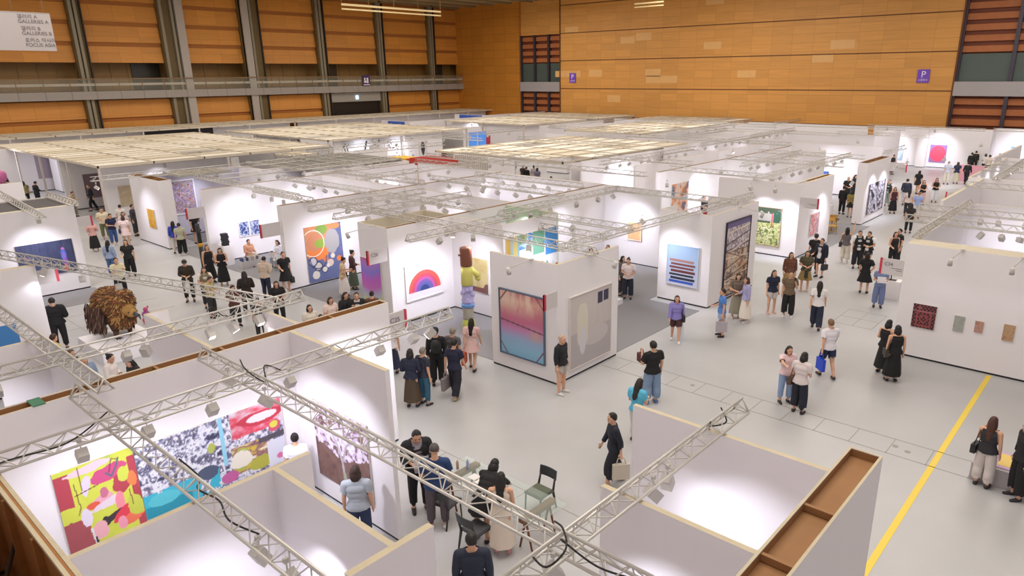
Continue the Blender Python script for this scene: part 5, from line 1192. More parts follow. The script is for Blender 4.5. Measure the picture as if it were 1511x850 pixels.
def garment(key, typ):
    """clothing that follows the body: T tee, L long sleeves, S sleeveless, O open jacket, P trousers, W wide trousers, H shorts, F footwear"""
    p = build_pose(key)
    if typ in p['g']: return p['g'][typ]
    V, N, reg, t, ax = p['V'], p['N'], p['reg'], p['t'], p['ax']
    Rn = np.array(p['R']); rel = (V-p['up']) @ Rn   # torso frame
    tz = rel[:, 2]; torso = np.isin(reg, ['chest', 'waist', 'pelvis', 'th']) & (tz > -.055)
    off = np.full(len(V), .014); k = np.ones(len(V))
    sit = key == 'si'
    if typ in 'TLSOV':
        m = (torso & (tz < .56)) | ((reg == 'neck') & (tz < .55))
        if typ == 'T': m = m | ((reg == 'ua') & (t < .8))
        if typ in 'LO': m = m | (reg == 'ua') | ((reg == 'fa') & (t < .93))
        if typ in 'SV': m = m & ~((reg == 'chest') & (np.abs(rel[:, 0]) > .175))
        if typ == 'S': m = m & (tz < .52)
        off = np.where(m, .02 if typ != 'O' else .046, 0)
        if typ == 'V': off = off+.026
        off = off+np.clip((.2-tz)*.07, 0, .02)*torso
        arm = np.isin(reg, ['ua', 'fa']); k = np.where(arm, 1.12 if typ in 'TO' else 1.05, 1.0); k = np.where(arm & (typ == 'T'), 1.12+.25*t, k)
        if typ in 'OV': m = m & ~((np.abs(rel[:, 0]) < (.055 if typ == 'O' else .03)) & (rel[:, 1] > 0) & torso)
    elif typ in 'PWH':
        leg = (reg == 'th') | (reg == 'sh')
        m = ((reg == 'pelvis') & (tz < .13)) | ((reg == 'waist') & (tz < .12)) | (leg if typ != 'H' else (reg == 'th') & (t < .86))
        if typ != 'H': m = m & ~((reg == 'sh') & (t > .97))
        off = np.full(len(V), .013)
        lowt = np.where(reg == 'sh', 1+t, t)*leg
        k = 1+lowt*({'P': .16, 'W': .62, 'H': .35}[typ])
        if typ == 'P': k = np.where(reg == 'sh', 1.14+.25*t, k)
    elif typ in 'FG':
        side = -1 if typ == 'G' else 1; m = ((reg == 'foot') | ((reg == 'sh') & (t > .96))) & (p['sd'] == side); off = np.full(len(V), .008)
    P2 = ax+(V-ax)*k[:, None]+N*off[:, None]
    if typ not in 'FG':   # relax the cloth so it drapes over the body
        E = np.array([(f[i], f[(i+1) % len(f)]) for f in p['F'] if all(m[i_] for i_ in f) for i in range(len(f))])
        E = np.vstack([E, E[:, ::-1]]); cnt = np.bincount(E[:, 0], minlength=len(V)).clip(1)
        for it in range(6):
            S = np.stack([np.bincount(E[:, 0], weights=P2[E[:, 1], q_], minlength=len(V)) for q_ in range(3)], 1)/cnt[:, None]
            P2 = np.where(m[:, None], P2*.45+S*.55, P2)
        P2 = P2+N*.006
    par = list(range(len(V)))
    def find(i_):
        while par[i_] != i_: par[i_] = par[par[i_]]; i_ = par[i_]
        return i_
    for f in p['F']:
        if all(m[i_] for i_ in f):
            r_ = find(f[0])
            for i_ in f[1:]: par[find(i_)] = r_
    comp = np.array([find(i_) if m[i_] else -1 for i_ in range(len(V))]); ids, cn = np.unique(comp[comp >= 0], return_counts=True)
    m = m & np.isin(comp, ids[cn == cn.max()])
    idx = np.nonzero(m)[0]; mp = -np.ones(len(V), int); mp[idx] = np.arange(len(idx))
    fs = [tuple(int(mp[i]) for i in f) for f in p['F'] if all(m[i] for i in f)]
    nm = {'T': 'shirt', 'L': 'long_sleeved_top', 'S': 'sleeveless_top', 'O': 'jacket', 'V': 'vest', 'P': 'trousers', 'W': 'wide_trousers', 'H': 'shorts', 'F': 'shoe', 'G': 'shoe'}[typ]
    me = bpy.data.meshes.new(nm); me.from_pydata([tuple(x) for x in P2[idx]], [], fs)
    me.polygons.foreach_set('use_smooth', [True]*len(fs)); me.materials.append(BLACK); me.update()
    p['g'][typ] = (nm, me); return p['g'][typ]
def skirt(key, hem):
    p = build_pose(key); kk = 'skirt%.2f' % hem
    if kk in p['g']: return p['g'][kk]
    up = p['up'][2]; top = up+.12; n = 28; rows = 9; vs = []; fs = []
    tp = p['tz']((0, 0, .12)); yc0 = 0
    Lg = p['Lg']
    for j in range(rows):
        f = j/(rows-1); z = top+(hem-top)*f
        ys = []; xs = []
        for s in (1, -1):
            h, k, a = Lg[s]; q = (h if z > h.z else (h.lerp(k, (h.z-z)/max(1e-6, h.z-k.z)) if z > k.z else k.lerp(a, min(1, (k.z-z)/max(1e-6, k.z-a.z)))))
            ys.append(q.y); xs.append(abs(q.x))
        yc = (ys[0]+ys[1])/2; ry = .125+abs(ys[0]-ys[1])/2+.06*f+(.03 if hem < .4 else .05)*f; rx = .15+max(0, max(xs)-.09)+.09*f*(1.2 if hem > .4 else .8)
        if j == 0: rx, ry, yc = .14, .11, 0
        for i in range(n):
            th = 2*PI*i/n; w = 1+.05*f*math.sin(th*7+1.3)+.02*math.sin(th*3)
            vs.append((rx*w*math.cos(th), yc+ry*w*math.sin(th), z))
    fs = [(j*n+i, (j+1)*n+i, (j+1)*n+(i+1) % n, j*n+(i+1) % n) for j in range(rows-1) for i in range(n)]
    me = bpy.data.meshes.new('skirt'); me.from_pydata(vs, [], fs); me.polygons.foreach_set('use_smooth', [True]*len(fs)); me.materials.append(BLACK); me.update()
    p['g'][kk] = ('skirt', me); return p['g'][kk]
_HAIR = {}
def hair(typ):
    """head-local hair: s short, l long, b bob, u bun, c cap, g receding crop"""
    if typ in _HAIR: return _HAIR[typ]
    mb = MB()
    def dome(k=1.0, cut=-.35, front=.30):
        vs = []; fs = []; nu, nv_ = 22, 12
        for j in range(nv_+1):
            for i in range(nu):
                th = 2*PI*i/nu; fy = math.sin(th)
                lo = (PI*.24 if fy > .55 else PI*(.40 if fy > .1 else (.62 if fy > -.4 else .70)))*(1 if typ != 'g' else .8)
                ph = lo*j/nv_
                r = 1.0+.03*math.sin(th*5)*math.sin(ph*4)
                vs.append((.088*k*r*math.sin(ph)*math.cos(th), -.006+.107*k*r*math.sin(ph)*fy, .022+.112*k*r*math.cos(ph)))
        fs = [(j*nu+i, (j+1)*nu+i, (j+1)*nu+(i+1) % nu, j*nu+(i+1) % nu) for j in range(nv_) for i in range(nu)]
        mb.add(vs, fs, 0, True)
    dome()
    if typ == 'l':
        mb.ell((0, -.085, -.12), .088, .045, .2, 14, 10); mb.ell((0, -.1, -.3), .075, .035, .14, 12, 8)
        for s in (-1, 1): mb.ell((s*.078, -.025, -.09), .024, .05, .14, 10, 8)
    if typ == 'b':
        mb.ell((0, -.06, -.06), .092, .06, .11, 14, 10)
        for s in (-1, 1): mb.ell((s*.078, -.01, -.06), .026, .055, .09, 10, 8)
    if typ == 'u': mb.ell((0, -.1, .09), .04, .04, .04, 10, 8)
    mats = 1
    if typ == 'c':
        mb2 = MB(); vs = []
        mb.ell((0, -.004, .045), .095, .112, .095, 18, 10); mb.box(-.06, .07, .05, .06, .17, .062)
    _HAIR[typ] = mb.mesh('hair' if typ != 'c' else 'cap', BLACK)
    return _HAIR[typ]
_EY = MB().ell((-.03, .085, .002), .011, .008, .007, 8, 5).ell((.03, .085, .002), .011, .008, .007, 8, 5).box(-.045, .084, .02, -.016, .093, .025).box(.016, .084, .02, .045, .093, .025).mesh('eyes_and_brows', mat('2a1c16', .4))
_MO = MB().ell((0, .096, -.056), .022, .009, .007, 10, 5).mesh('mouth', mat('b0524a', .5))
def setmat(o, m):
    o.material_slots[0].link = 'OBJECT'; o.material_slots[0].material = m
BAGN = {'t': 'tote_bag', 'h': 'handbag', 'b': 'backpack', 'x': 'shoulder_bag', 'p': 'paper_sheet', 'm': 'smartphone'}
def bag(person, pose, spec, label, M):
    typ, c = spec.split(':'); p = build_pose(pose); m = mat(c, .6); o = None
    hand = p['hands'][-1]; mb = MB(); hb = None
    if typ in 'th':
        w, d, h = (.19, .05, .36) if typ == 't' else (.16, .07, .24)
        mb.box(-d, -w, -h-.14, d, w, -.14); o = mb.build(BAGN[typ], m)
        hb = MB().path([(0, -w*.55, -.14), (0, -w*.35, 0), (0, w*.35, 0), (0, w*.55, -.14)], .012, 5); at = hand
    elif typ == 'b':
        mb.ell((0, 0, 0), .15, .1, .21, 14, 10).box(-.09, -.12, -.16, .09, -.06, -.02); o = mb.build(BAGN[typ], m); at = Vector(p['up'])+p['tz']((0, -.2, .33))
        hb = MB().path([(-.1, .06, .14), (-.1, .2, .18), (-.1, .32, .05), (-.1, .2, -.12)], .014, 5).path([(.1, .06, .14), (.1, .2, .18), (.1, .32, .05), (.1, .2, -.12)], .014, 5)
    elif typ == 'x':
        mb.box(-.05, -.14, -.12, .05, .14, .08); o = mb.build(BAGN[typ], m); at = Vector(p['up'])+p['tz']((-.25, .0, .0))
        hb = MB().path([(0, -.1, .08), (.06, -.05, .42), (.1, .05, .5), (.03, .1, .08)], .011, 5)
    elif typ == 'p':
        mb.box(-.15, -.005, -.1, .15, .005, .14); o = mb.build(BAGN[typ], m); at = (p['hands'][1]+p['hands'][-1])/2+Vector((0, .02, .03))
    else:
        mb.box(-.037, -.005, -.04, .037, .005, .11); o = mb.build(BAGN[typ], m); at = p['hands'][-1]+Vector((0.0, .02, .02))
    if hb is not None: hb.build('handle' if typ in 'th' else 'strap', m, o)
    o.location = M @ at; o.rotation_euler = person.rotation_euler
    tag(o, label, {'t': 'tote bag', 'h': 'handbag', 'b': 'backpack', 'x': 'shoulder bag', 'p': 'paper', 'm': 'phone'}[typ])
def person(x, y, face, pose, top, bottom, hr, label, shoes='26242a', sc=1.0, bags=(), seat=None, skin=0, wide=1.0):
    o = empty('person', (x, y, 0 if seat is None else seat), math.atan2(y, x)+PI/2+math.radians(face)); o.scale = (sc*wide, sc*wide, sc); tag(o, label, 'person')
    p = build_pose(pose); sk = SKIN2 if skin else SKIN
    b = link('body', p['body'], o)
    if skin: setmat(b, sk)
    def wear(g, c, name=None, rough=.8):
        nm, me = g; w = link(name or nm, me, o); setmat(w, mat(c, rough)); return w
    ty, c = top.split(':')
    if '/' in c:
        c, inner = c.split('/'); wear(garment(pose, 'T' if ty in 'OV' else 'T'), inner)
    if ty == 'D':   # dress: sleeveless or short-sleeved bodice; the skirt comes from bottom
        wear(garment(pose, 'T'), c, 'dress_bodice')
    elif ty == 'E': wear(garment(pose, 'S'), c, 'dress_bodice')
    else: wear(garment(pose, ty), c)
    bt, bc = bottom.split(':')
    if bt in 'PWH': wear(garment(pose, bt), bc)
    elif bt == 'k': wear(skirt(pose, .50), bc)
    elif bt == 'K': wear(skirt(pose, .20), bc)
    elif bt == 'j': wear(skirt(pose, .66), bc)
    wear(garment(pose, 'F'), shoes, rough=.5); wear(garment(pose, 'G'), shoes, rough=.5)
    ht, hc = hr.split(':')
    T4 = p['H3'].to_4x4(); T4.translation = p['HC']
    for me, m in ((hair(ht), mat(hc, .55)), (_EY, None), (_MO, None)):
        h = link(me.name.split('.')[0], me, o); h.matrix_local = T4
        if m: setmat(h, m)
    M = Matrix.Translation(o.location) @ Matrix.Rotation(o.rotation_euler.z, 4, 'Z') @ Matrix.Diagonal((sc*wide, sc*wide, sc, 1))
    for spec, l in bags: bag(o, pose, spec, l, M)
    return o
K = '1c1b1f'; HB = '1d1715'; HR = '3a2418'
PPL = [
# x, y, facing, pose, top, bottom, hair, label, extras
(14.07, 11.59, 60, 'st', 'L:1d1c22', 'H:b8b0a8', 'g:b8a090', 'grey haired person in black jacket and light shorts at the corner booth', dict(shoes='d8d4d2', sc=1.03, wide=1.08)),
(15.14, 9.28, -150, 'p1', 'T:18171b', 'W:7f96b4', 's:1a1614', 'person in oversized black tee and pale jeans, one hand raised', dict(shoes='5a7ab0', sc=1.06, wide=1.08, bags=(('h:5a2c2a', 'dark red handbag hanging from the oversized tee visitor'),))),
(13.11, 8.43, 150, 'rd', 'T:5ab8d8', 'P:d0ccc8', 'l:1d1715', 'long haired person in bright blue top behind the compartment wall', dict(sc=.97)),
(19.62, 11.20, 5, 'wk', 'L:8a80c4', 'H:4a2e30', 'l:33211a', 'person in violet cardigan and brown shorts crossing the carpet edge', dict(shoes='e8e6e4', sc=.97, bags=(('t:d4d8e8', 'white and blue printed bag carried by the violet cardigan visitor'), ('x:26242a', 'black shoulder bag of the violet cardigan visitor')))),
(21.05, 10.27, -80, 'hb', 'T:4f7fc8', 'H:9cb4d8', 's:22201f', 'person in bright blue tee and shorts with black socks', dict(sc=1.0, bags=(('t:b0a8b0', 'patterned grey bag beside the bright blue tee visitor'),))),
(23.13, 10.74, 10, 'fd', 'T:6f6258', 'K:8a8474', 'b:2a1e18', 'person in brown knit top and long olive grey skirt', dict(shoes='d8b8a0', sc=1.0)),
(22.92, 10.29, -70, 'hb', 'L:a8a4cc', 'K:e4dcd2', 'b:4a2c1e', 'person in lavender shirt and white skirt turned to a companion', dict(shoes='d8d4d4', sc=.98)),
(22.55, 15.12, -10, 'fd', 'T:e2d4d4', 'W:232838', 'u:1d1715', 'person in white blouse and navy wide trousers by the low plinth', dict(sc=1.0)),
(22.77, 15.57, 60, 'st', 'L:6a6468', 'P:3a3438', 'b:1d1715', 'person in grey jacket half hidden by the beige painting corner', dict(sc=.97)),
(24.46, 9.97, 30, 'st', 'T:1f2740', 'H:d8d0cc', 'l:3a2a20', 'person in navy blouse and cream shorts beside a companion with phone', dict(shoes='d8a890', sc=.98)),
(24.40, 9.31, 0, 'p1', 'T:6e5c48', 'W:1c1b1f', 's:1a1614', 'person in olive brown polo taking a photo, black trousers', dict(shoes='e4e2e0', sc=1.03, bags=(('m:18181c', 'smartphone held up by the brown polo visitor'),))),
(27.35, 10.51, 15, 'st', 'L:6a4230', 'k:a88c58', 'l:2a1a14', 'person in rust brown long sleeved top and khaki skirt', dict(sc=1.0)),
(28.04, 10.11, 0, 'fd', 'T:54503c', 'k:9a8450', 'l:3a2418', 'person in olive vest top and khaki shorts with white bag', dict(sc=1.0, shoes='d8b8a0', bags=(('h:2a2a2e', 'dark handbag held before the olive top visitor'),))),
(30.93, 10.85, 175, 'st', 'T:1b1b1f', 'P:19191c', 'c:2a2826', 'person in black printed shirt and cap before the figure painting', dict(sc=1.05)),
(30.44, 10.39, -35, 'hb', 'O:1e2233/e6e2e4', 'H:1d2030', 's:4a2e20', 'person in navy open jacket, shorts and black boots', dict(sc=1.02, bags=(('h:2a282c', 'small black bag of the navy jacket visitor'),))),
(23.83, 8.05, 180, 'wk', 'T:e2dede', 'W:232a40', 'l:1d1512', 'person with very long dark hair in white tee and navy wide trousers', dict(sc=1.02)),
(33.60, 10.38, 175, 'up', 'S:6a6468', 'W:d8d0c2', 'l:191514', 'person in grey vest and cream trousers holding a pink phone', dict(sc=1.0, shoes='e4e0da', bags=(('x:2a2a30', 'long strapped dark bag on the cream trousers visitor'),))),
(32.96, 9.62, 10, 'st', 'V:1c1c20/e8e6e6', 'W:1f2026', 's:1a1614', 'person in black vest over white tee with long black trousers', dict(sc=1.03)),
(33.11, 9.24, -20, 'fd', 'V:1c1c20/e8e6e6', 'H:23262f', 's:1a1614', 'person in black vest over white tee with shorts, arms folded', dict(sc=1.03, shoes='cfc8c0')),
(29.26, 8.15, 170, 'hp', 'D:17171b', 'k:17171b', 'b:17130f', 'person in short black dress seen from behind, hand on hip', dict(sc=.98, shoes='1c1b1e')),
(27.70, 7.13, 5, 'rd', 'T:7585ac', 'W:6e7ca6', 'b:3a2018', 'person in blue denim jumpsuit holding papers', dict(sc=.98, bags=(('p:e8e6ea', 'white sheet in the hands of the denim jumpsuit visitor'),))),
(34.17, 8.44, 30, 'hb', 'S:1e1b1f', 'P:1c1b1f', 'l:1d1614', 'person with long dark hair in black top behind the C34 board', dict(sc=.97)),
(34.76, 8.40, -60, 'st', 'T:19191c', 'P:2a2a2e', 's:17130f', 'person in black tee beside the long haired visitor at the C34 board', dict(sc=1.0)),
(42.37, 9.88, 175, 'st', 'T:2a2a30', 'P:1b1b1f', 'l:1d1614', 'person in black boots and trousers standing behind a red edged board', dict(sc=.97)),
(17.51, 6.54, 30, 'pt', 'T:e4c8cc', 'P:8ea6cc', 'l:1e1513', 'person in pale pink top and jeans holding out a white sheet', dict(sc=.97, bags=(('t:d8a890', 'cream tote with an orange square carried by the pale pink top visitor'),))),
(17.12, 6.00, 160, 'rd', 'T:d8cccc', 'W:1f2433', 'b:17130f', 'person with black bob in patterned white top and dark trousers', dict(sc=1.0, bags=(('x:5a4032', 'brown shoulder bag of the black bobbed visitor'),))),
(19.92, 6.27, -150, 'wk', 'T:e2dfe6', 'H:222c4c', 's:7a5c44', 'person in white tee and navy shorts striding with hand at face', dict(sc=1.06, shoes='3a3634', bags=(('t:2448c8', 'vivid blue bag carried by the striding visitor'),))),
(21.27, 5.10, 150, 'fd', 'S:17171b', 'K:17171b', 'b:141112', 'person all in black facing away, half hidden by a friend', dict(sc=.98)),
(20.83, 4.71, -160, 'st', 'S:131316', 'K:131316', 'b:141112', 'person in long off-shoulder black dress with a small bag', dict(sc=1.0, bags=(('x:3a3634', 'small dark chain bag on the long black dress visitor'),))),
(16.24, 1.59, 165, 'p1', 'S:2c2a30', 'W:cfc6c4', 'l:4a2a20', 'person in charcoal tank top and pale trousers taking a photo', dict(sc=.97, shoes='2c2a2e', bags=(('x:201e22', 'black bag at the hip of the charcoal tank top visitor'),))),
(16.18, 0.95, -60, 'st', 'L:1b1b1f', 'W:17171a', 's:17130f', 'person in black clothes cut by the picture edge near the bench', dict(sc=1.05)),
(11.23, 7.77, -75, 'wk', 'L:1b1f2c', 'W:181b26', 's:17130f', 'person in dark navy outfit walking past the compartment wall', dict(sc=1.02, shoes='c8b8a4', bags=(('t:c8beb0', 'white and grey tote swinging beside the dark navy walker'),))),
(7.85, 10.26, 10, 'rd', 'O:1b1b20/b4aebc', 'P:18181b', 's:141010', 'person in black suit jacket with a lanyard, looking down', dict(sc=1.12, shoes='141316', bags=(('p:ece8e8', 'white papers held by the black suited person at the table'),))),
(7.69, 9.51, 175, 'fd', 'T:27406e', 'P:5a5058', 'g:4a4444', 'person in blue sweater and grey trousers facing the suited man', dict(sc=1.08, shoes='e6e4e2', wide=1.05)),
(8.01, 8.56, 150, 'bd', 'L:19181c', 'j:17171a', 'b:141112', 'person in black dress bending over the glass table', dict(sc=1.0)),
(7.95, 8.00, 172, 'rd', 'E:e2d4c4', 'K:e2d4c4', 'l:17130f', 'person in long cream sleeveless dress by the glass table', dict(sc=.98, shoes='d89c9c')),
(6.31, 7.03, 178, 'st', 'L:262c3e', 'P:22242c', 's:1d1614', 'person in dark navy shirt seen from above at the bottom edge', dict(sc=1.04, wide=1.1)),
(6.34, 10.17, 170, 'st', 'T:a8b0bc', 'P:2c3a5c', 'b:33201a', 'person in grey blue tee looking at the cherry tree picture', dict(sc=1.02, wide=1.05)),
(6.41, 12.39, 175, 'st', 'T:e4e2ea', 'P:d0ccd4', 'u:1a1614', 'person with dark bun in white, behind the lower compartment wall', dict(sc=.95)),
(10.83, 14.16, 165, 'fd', 'L:20243a', 'K:4c3c2c', 'b:171211', 'person in navy top and long brown skirt seen from behind', dict(sc=.98)),
(11.13, 14.00, 130, 'st', 'T:2a2c3c', 'P:2e5a72', 's:7a746c', 'grey haired person in navy top and teal trousers', dict(sc=.98, bags=(('t:d0c4bc', 'pale canvas bag on the teal trousers visitor'),))),
(12.18, 14.67, 178, 'st', 'L:17171b', 'W:18181c', 'c:1a191c', 'person in black with black cap and backpack', dict(sc=1.05, bags=(('b:222326', 'black backpack on the person with the black cap'),))),
(12.71, 14.55, 150, 'st', 'T:5a5658', 'P:3a3a40', 'c:8a8478', 'person in grey tee and light cap beside the backpack wearer', dict(sc=.97)),
(11.98, 13.70, 150, 'wk', 'T:23253c', 'W:20212c', 's:141112', 'person in navy printed tee walking with a tote', dict(sc=1.02, shoes='a89878', bags=(('t:8a8080', 'grey patterned tote of the navy tee walker'),))),
(13.65, 14.76, 165, 'wk', 'D:d8b4b0', 'j:d8b4b0', 'l:1a1312', 'person in pink dress with long dark hair before the totem', dict(sc=.97, shoes='1d1b1e', bags=(('t:d8643c', 'orange fronted tote hanging from the pink dress visitor'),))),
(11.89, 16.41, 170, 'st', 'T:e2dfe2', 'K:252a44', 's:2a201c', 'person in white shirt and navy skirt behind the spine wall end', dict(sc=.98)),
(14.41, 26.81, 20, 'hb', 'D:15151a', 'k:15151a', 'u:1d1512', 'person in black dress walking beside the orange painting wall', dict(sc=1.0, shoes='c8a48c', bags=(('h:2a2e2a', 'dark handbag on the arm of the black dress walker'),))),
(13.39, 26.57, 150, 'rd', 'L:cbb8a8', 'P:20263c', 's:171211', 'person in beige striped shirt and navy trousers reading a sheet', dict(sc=1.02, bags=(('p:eceae6', 'white sheet held by the beige shirt reader'),))),
(12.04, 23.14, 5, 'fd', 'T:1b1b1e', 'P:1b1b1e', 'b:2a1c18', 'person in black tee with glasses behind the lattice truss', dict(sc=.98)),
(11.18, 28.57, -10, 'fd', 'L:33291f', 'P:17171a', 'c:26221f', 'person in dark brown shirt and cap, arms folded', dict(sc=1.03, bags=(('t:e4e0de', 'white rectangular bag hanging before the capped visitor'),))),
(11.29, 27.19, 5, 'fd', 'V:7c7258/e6dcd0', 'P:22222a', 'b:2e2018', 'person in olive vest over cream blouse near the capped visitor', dict(sc=.97)),
(10.85, 25.90, 60, 'rd', 'T:b0a468', 'P:2c2c30', 's:3a2418', 'person in yellow green patterned top behind the truss', dict(sc=.95)),
(13.01, 30.65, 20, 'st', 'S:19191c', 'K:151518', 'l:2a1a16', 'person in black off-shoulder dress beside the black halter dress visitor', dict(sc=1.0)),
(13.17, 29.78, 0, 'rd', 'E:141417', 'K:141417', 'l:2a1914', 'person in black halter dress holding two white cups', dict(sc=1.0, shoes='c8a090')),
(10.94, 24.24, 20, 'rd', 'T:5a3a30', 'P:2a2a2e', 'l:2a1c18', 'person with dark hair looking down by the brown hooded visitor', dict(sc=.93)),
(11.86, 25.10, 180, 'fd', 'L:2c221f', 'P:3a3432', 'l:1d1614', 'person in dark brown top with long hair seen from behind', dict(sc=1.0, wide=1.05)),
(10.78, 22.13, 170, 'st', 'T:3a3a3e', 'P:2a2a2e', 's:15110f', 'person whose dark head shows just above the rear truss', dict(sc=.9)),
(15.62, 32.22, 30, 'si', 'L:d09a7c', 'W:b0a08c', 's:2c1c16', 'seated person in orange blouse at the white meeting table', dict(seat=.0, sc=.97)),
(16.48, 30.94, -50, 'si', 'L:dcdce6', 'P:9ab0cc', 'l:2e1e18', 'seated person in white blouse and light jeans at the meeting table', dict(seat=.0, sc=.97)),
(15.50, 24.25, 80, 'rd', 'T:c8b090', 'K:e2dcd8', 'u:17130f', 'person in tan top and white skirt holding a pink folder', dict(sc=.98, bags=(('x:1d1b20', 'black shoulder bag on the white skirt visitor'),))),
(16.38, 24.84, 100, 'fd', 'L:4a2c2c', 'K:4e5a4c', 'u:17130f', 'person in maroon blouse and dark green skirt', dict(sc=1.0)),
(11.29, 19.77, 25, 'st', 'T:d8d0c4', 'P:b0a8a0', 'b:1a1413', 'person with a face mask in a cream top behind the spine wall', dict(sc=.97)),
(11.17, 18.95, 30, 'st', 'T:d8c0b4', 'P:b0a8a0', 'b:3a241c', 'shorter person whose forehead shows above the spine wall', dict(sc=.9)),
(12.16, 19.95, 30, 'fd', 'T:e2ccc4', 'P:b0a8a0', 'b:3a2018', 'person in cream blouse with brown bob behind the spine wall', dict(sc=.98)),
(12.74, 19.95, 40, 'fd', 'L:232326', 'P:2a2a2e', 'l:1a1513', 'person in dark green shirt with long black hair behind the spine wall', dict(sc=1.0)),
(12.95, 19.57, 0, 'ph', 'O:1b1b1f/e0dcdc', 'P:2a2a2e', 's:1d1512', 'person in black jacket touching the face behind the spine wall', dict(sc=1.0)),
(13.51, 19.50, 170, 'st', 'T:6a4434', 'P:2a2a2e', 'u:2e1e16', 'person with brown bun before the violet gradient painting', dict(sc=.95)),
(9.60, 31.24, 10, 'ph', 'T:d8cfae', 'W:17171a', 's:17120f', 'person in cream yellow tee and wide black trousers with phone raised', dict(sc=1.0)),
(11.15, 34.53, -10, 'hb', 'T:20201f', 'W:17171a', 'l:241815', 'person in black tee and wide black trousers with long wavy hair', dict(sc=1.0)),
(10.66, 35.32, 150, 'st', 'L:9aaacc', 'P:4a6a98', 'l:17120f', 'person in light denim shirt and jeans, hair over the shoulder', dict(sc=.97)),
(11.88, 41.30, 5, 'ph', 'L:d8a8a4', 'K:19191c', 's:2a1c18', 'person in pink blouse and long black skirt holding up a phone', dict(sc=.98, shoes='d8d4d4')),
(13.33, 44.08, 5, 'fd', 'T:dccfb4', 'P:6a6a48', 's:1d1614', 'person in cream tee and olive trousers', dict(sc=1.05, shoes='a8a09c', wide=1.06)),
(13.05, 42.05, 30, 'fd', 'T:20264a', 'P:3c5a94', 's:17120f', 'person in navy tee and blue jeans with folded hands', dict(sc=1.02, shoes='e2e0e0')),
(14.59, 45.04, 170, 'st', 'T:e0d8d4', 'P:c8c0bc', 's:17120f', 'person in white top with short black hair before the tan artwork', dict(sc=.98)),
(13.93, 42.79, 20, 'fd', 'T:d8c4c0', 'P:c8c0bc', 'l:2a1a16', 'person in pale blouse with long dark hair behind the pink dress', dict(sc=.95)),
(13.37, 41.14, 175, 'st', 'D:e0c8c8', 'j:e0c8c8', 'b:2a1a16', 'person in pale pink short dress with a navy strapped bag', dict(sc=.98, shoes='e2dede', bags=(('x:26345c', 'navy bag slung over the pale pink dress'),))),
(14.76, 43.69, 70, 'st', 'L:3c3c44', 'P:38383e', 's:17120f', 'person in dark grey shirt and trousers by the gold panel wall', dict(sc=1.06, shoes='1a1a1c')),
(16.11, 54.68, -90, 'wk', 'L:1e2432', 'P:1a1e2a', 'g:8a6a54', 'person in dark suit walking past the mauve painting', dict(sc=1.06, bags=(('m:c8b8a8', 'pale leaflet in the hand of the dark suited walker'),))),
(14.40, 36.74, 178, 'st', 'T:b4b49c', 'W:17171a', 's:17120f', 'person in sage patterned top and wide black trousers', dict(sc=.98, shoes='e2e0de')),
(14.39, 37.44, 160, 'st', 'L:3448b0', 'P:d8d0c8', 'l:17120f', 'person in royal blue jacket beside the sage top visitor', dict(sc=.98)),
(16.11, 38.96, 40, 'p1', 'D:17171a', 'j:17171a', 'l:17120f', 'person in short black dress drinking beside the mosaic picture', dict(sc=1.02)),
(6.07, 26.55, 178, 'fd', 'O:16161a/202024', 'P:151518', 's:17120f', 'person in black suit with back turned, near the bird sculpture', dict(sc=1.06, wide=1.05)),
(5.08, 23.01, 120, 'st', 'T:c8b46c', 'P:1d1c1e', 's:3a2218', 'brown haired person in yellow top with black apron at the truss crossing', dict(sc=.98)),
(4.39, 20.17, 130, 'fd', 'T:d8c878', 'P:c8c0c4', 's:4a3020', 'person in pale yellow top bending by the compartment wall', dict(sc=.85)),
(5.00, 21.31, 40, 'fd', 'L:26242a', 'P:2a282c', 's:5a4438', 'person in dark clothes behind the near truss crossing', dict(sc=.98)),
(5.06, 20.48, 20, 'rd', 'L:8a9cb8', 'P:4a5a84', 'g:a89c94', 'grey haired person in light blue shirt with a black strap', dict(sc=1.0)),
(5.55, 20.11, 60, 'fd', 'L:e2dad8', 'P:d0c8c4', 'u:17120f', 'smiling person in white blouse with tied back hair', dict(sc=.98)),
(5.88, 19.41, -60, 'rd', 'L:2a2a30', 'P:2a282c', 'l:17120f', 'person with long black hair facing the white bloused one', dict(sc=.98)),
(4.18, 24.19, 60, 'st', 'T:1c1c20', 'P:1c1c20', 's:17120f', 'dark haired person at the picture edge by the blue painting', dict(sc=.98)),
(13.90, 60.97, 175, 'st', 'V:8a8450/6e6a44', 'P:17171a', 'l:1d1614', 'person in olive vest seen from behind under the wide canopy', dict(sc=1.0)),
(14.25, 59.63, 120, 'fd', 'L:1a1a1c', 'P:19191c', 's:17120f', 'person in black leaning at a table under the wide canopy', dict(sc=1.05)),
(14.14, 66.94, 40, 'fd', 'L:22262a', 'P:1d1c20', 's:17120f', 'person in dark green beside the pink flowers', dict(sc=1.0)),
(14.54, 53.18, 60, 'rd', 'T:c8b494', 'P:8a8070', 's:5a3a24', 'person with blond brown hair beside the canopy post', dict(sc=.98)),
(29.52, 18.25, 175, 'st', 'T:cdb898', 'P:5a7090', 'b:2a1c16', 'person in tan shirt and jeans seen through the booth gap', dict(sc=1.02)),
(30.48, 19.14, 100, 'wk', 'L:3a3430', 'W:19191c', 'b:3a2a20', 'person in black trousers walking behind the tan shirt visitor', dict(sc=1.03)),
(37.45, 19.92, 20, 'fd', 'L:26242a', 'P:d8d0cc', 's:17120f', 'person in dark top inside the striped painting booth', dict(sc=1.0, bags=(('h:8a2434', 'dark red handbag inside the striped painting booth'),))),
(22.97, 17.30, 10, 'st', 'T:26242a', 'P:2a282c', 'b:17120f', 'dark haired person behind the beige painting wall', dict(sc=.98)),
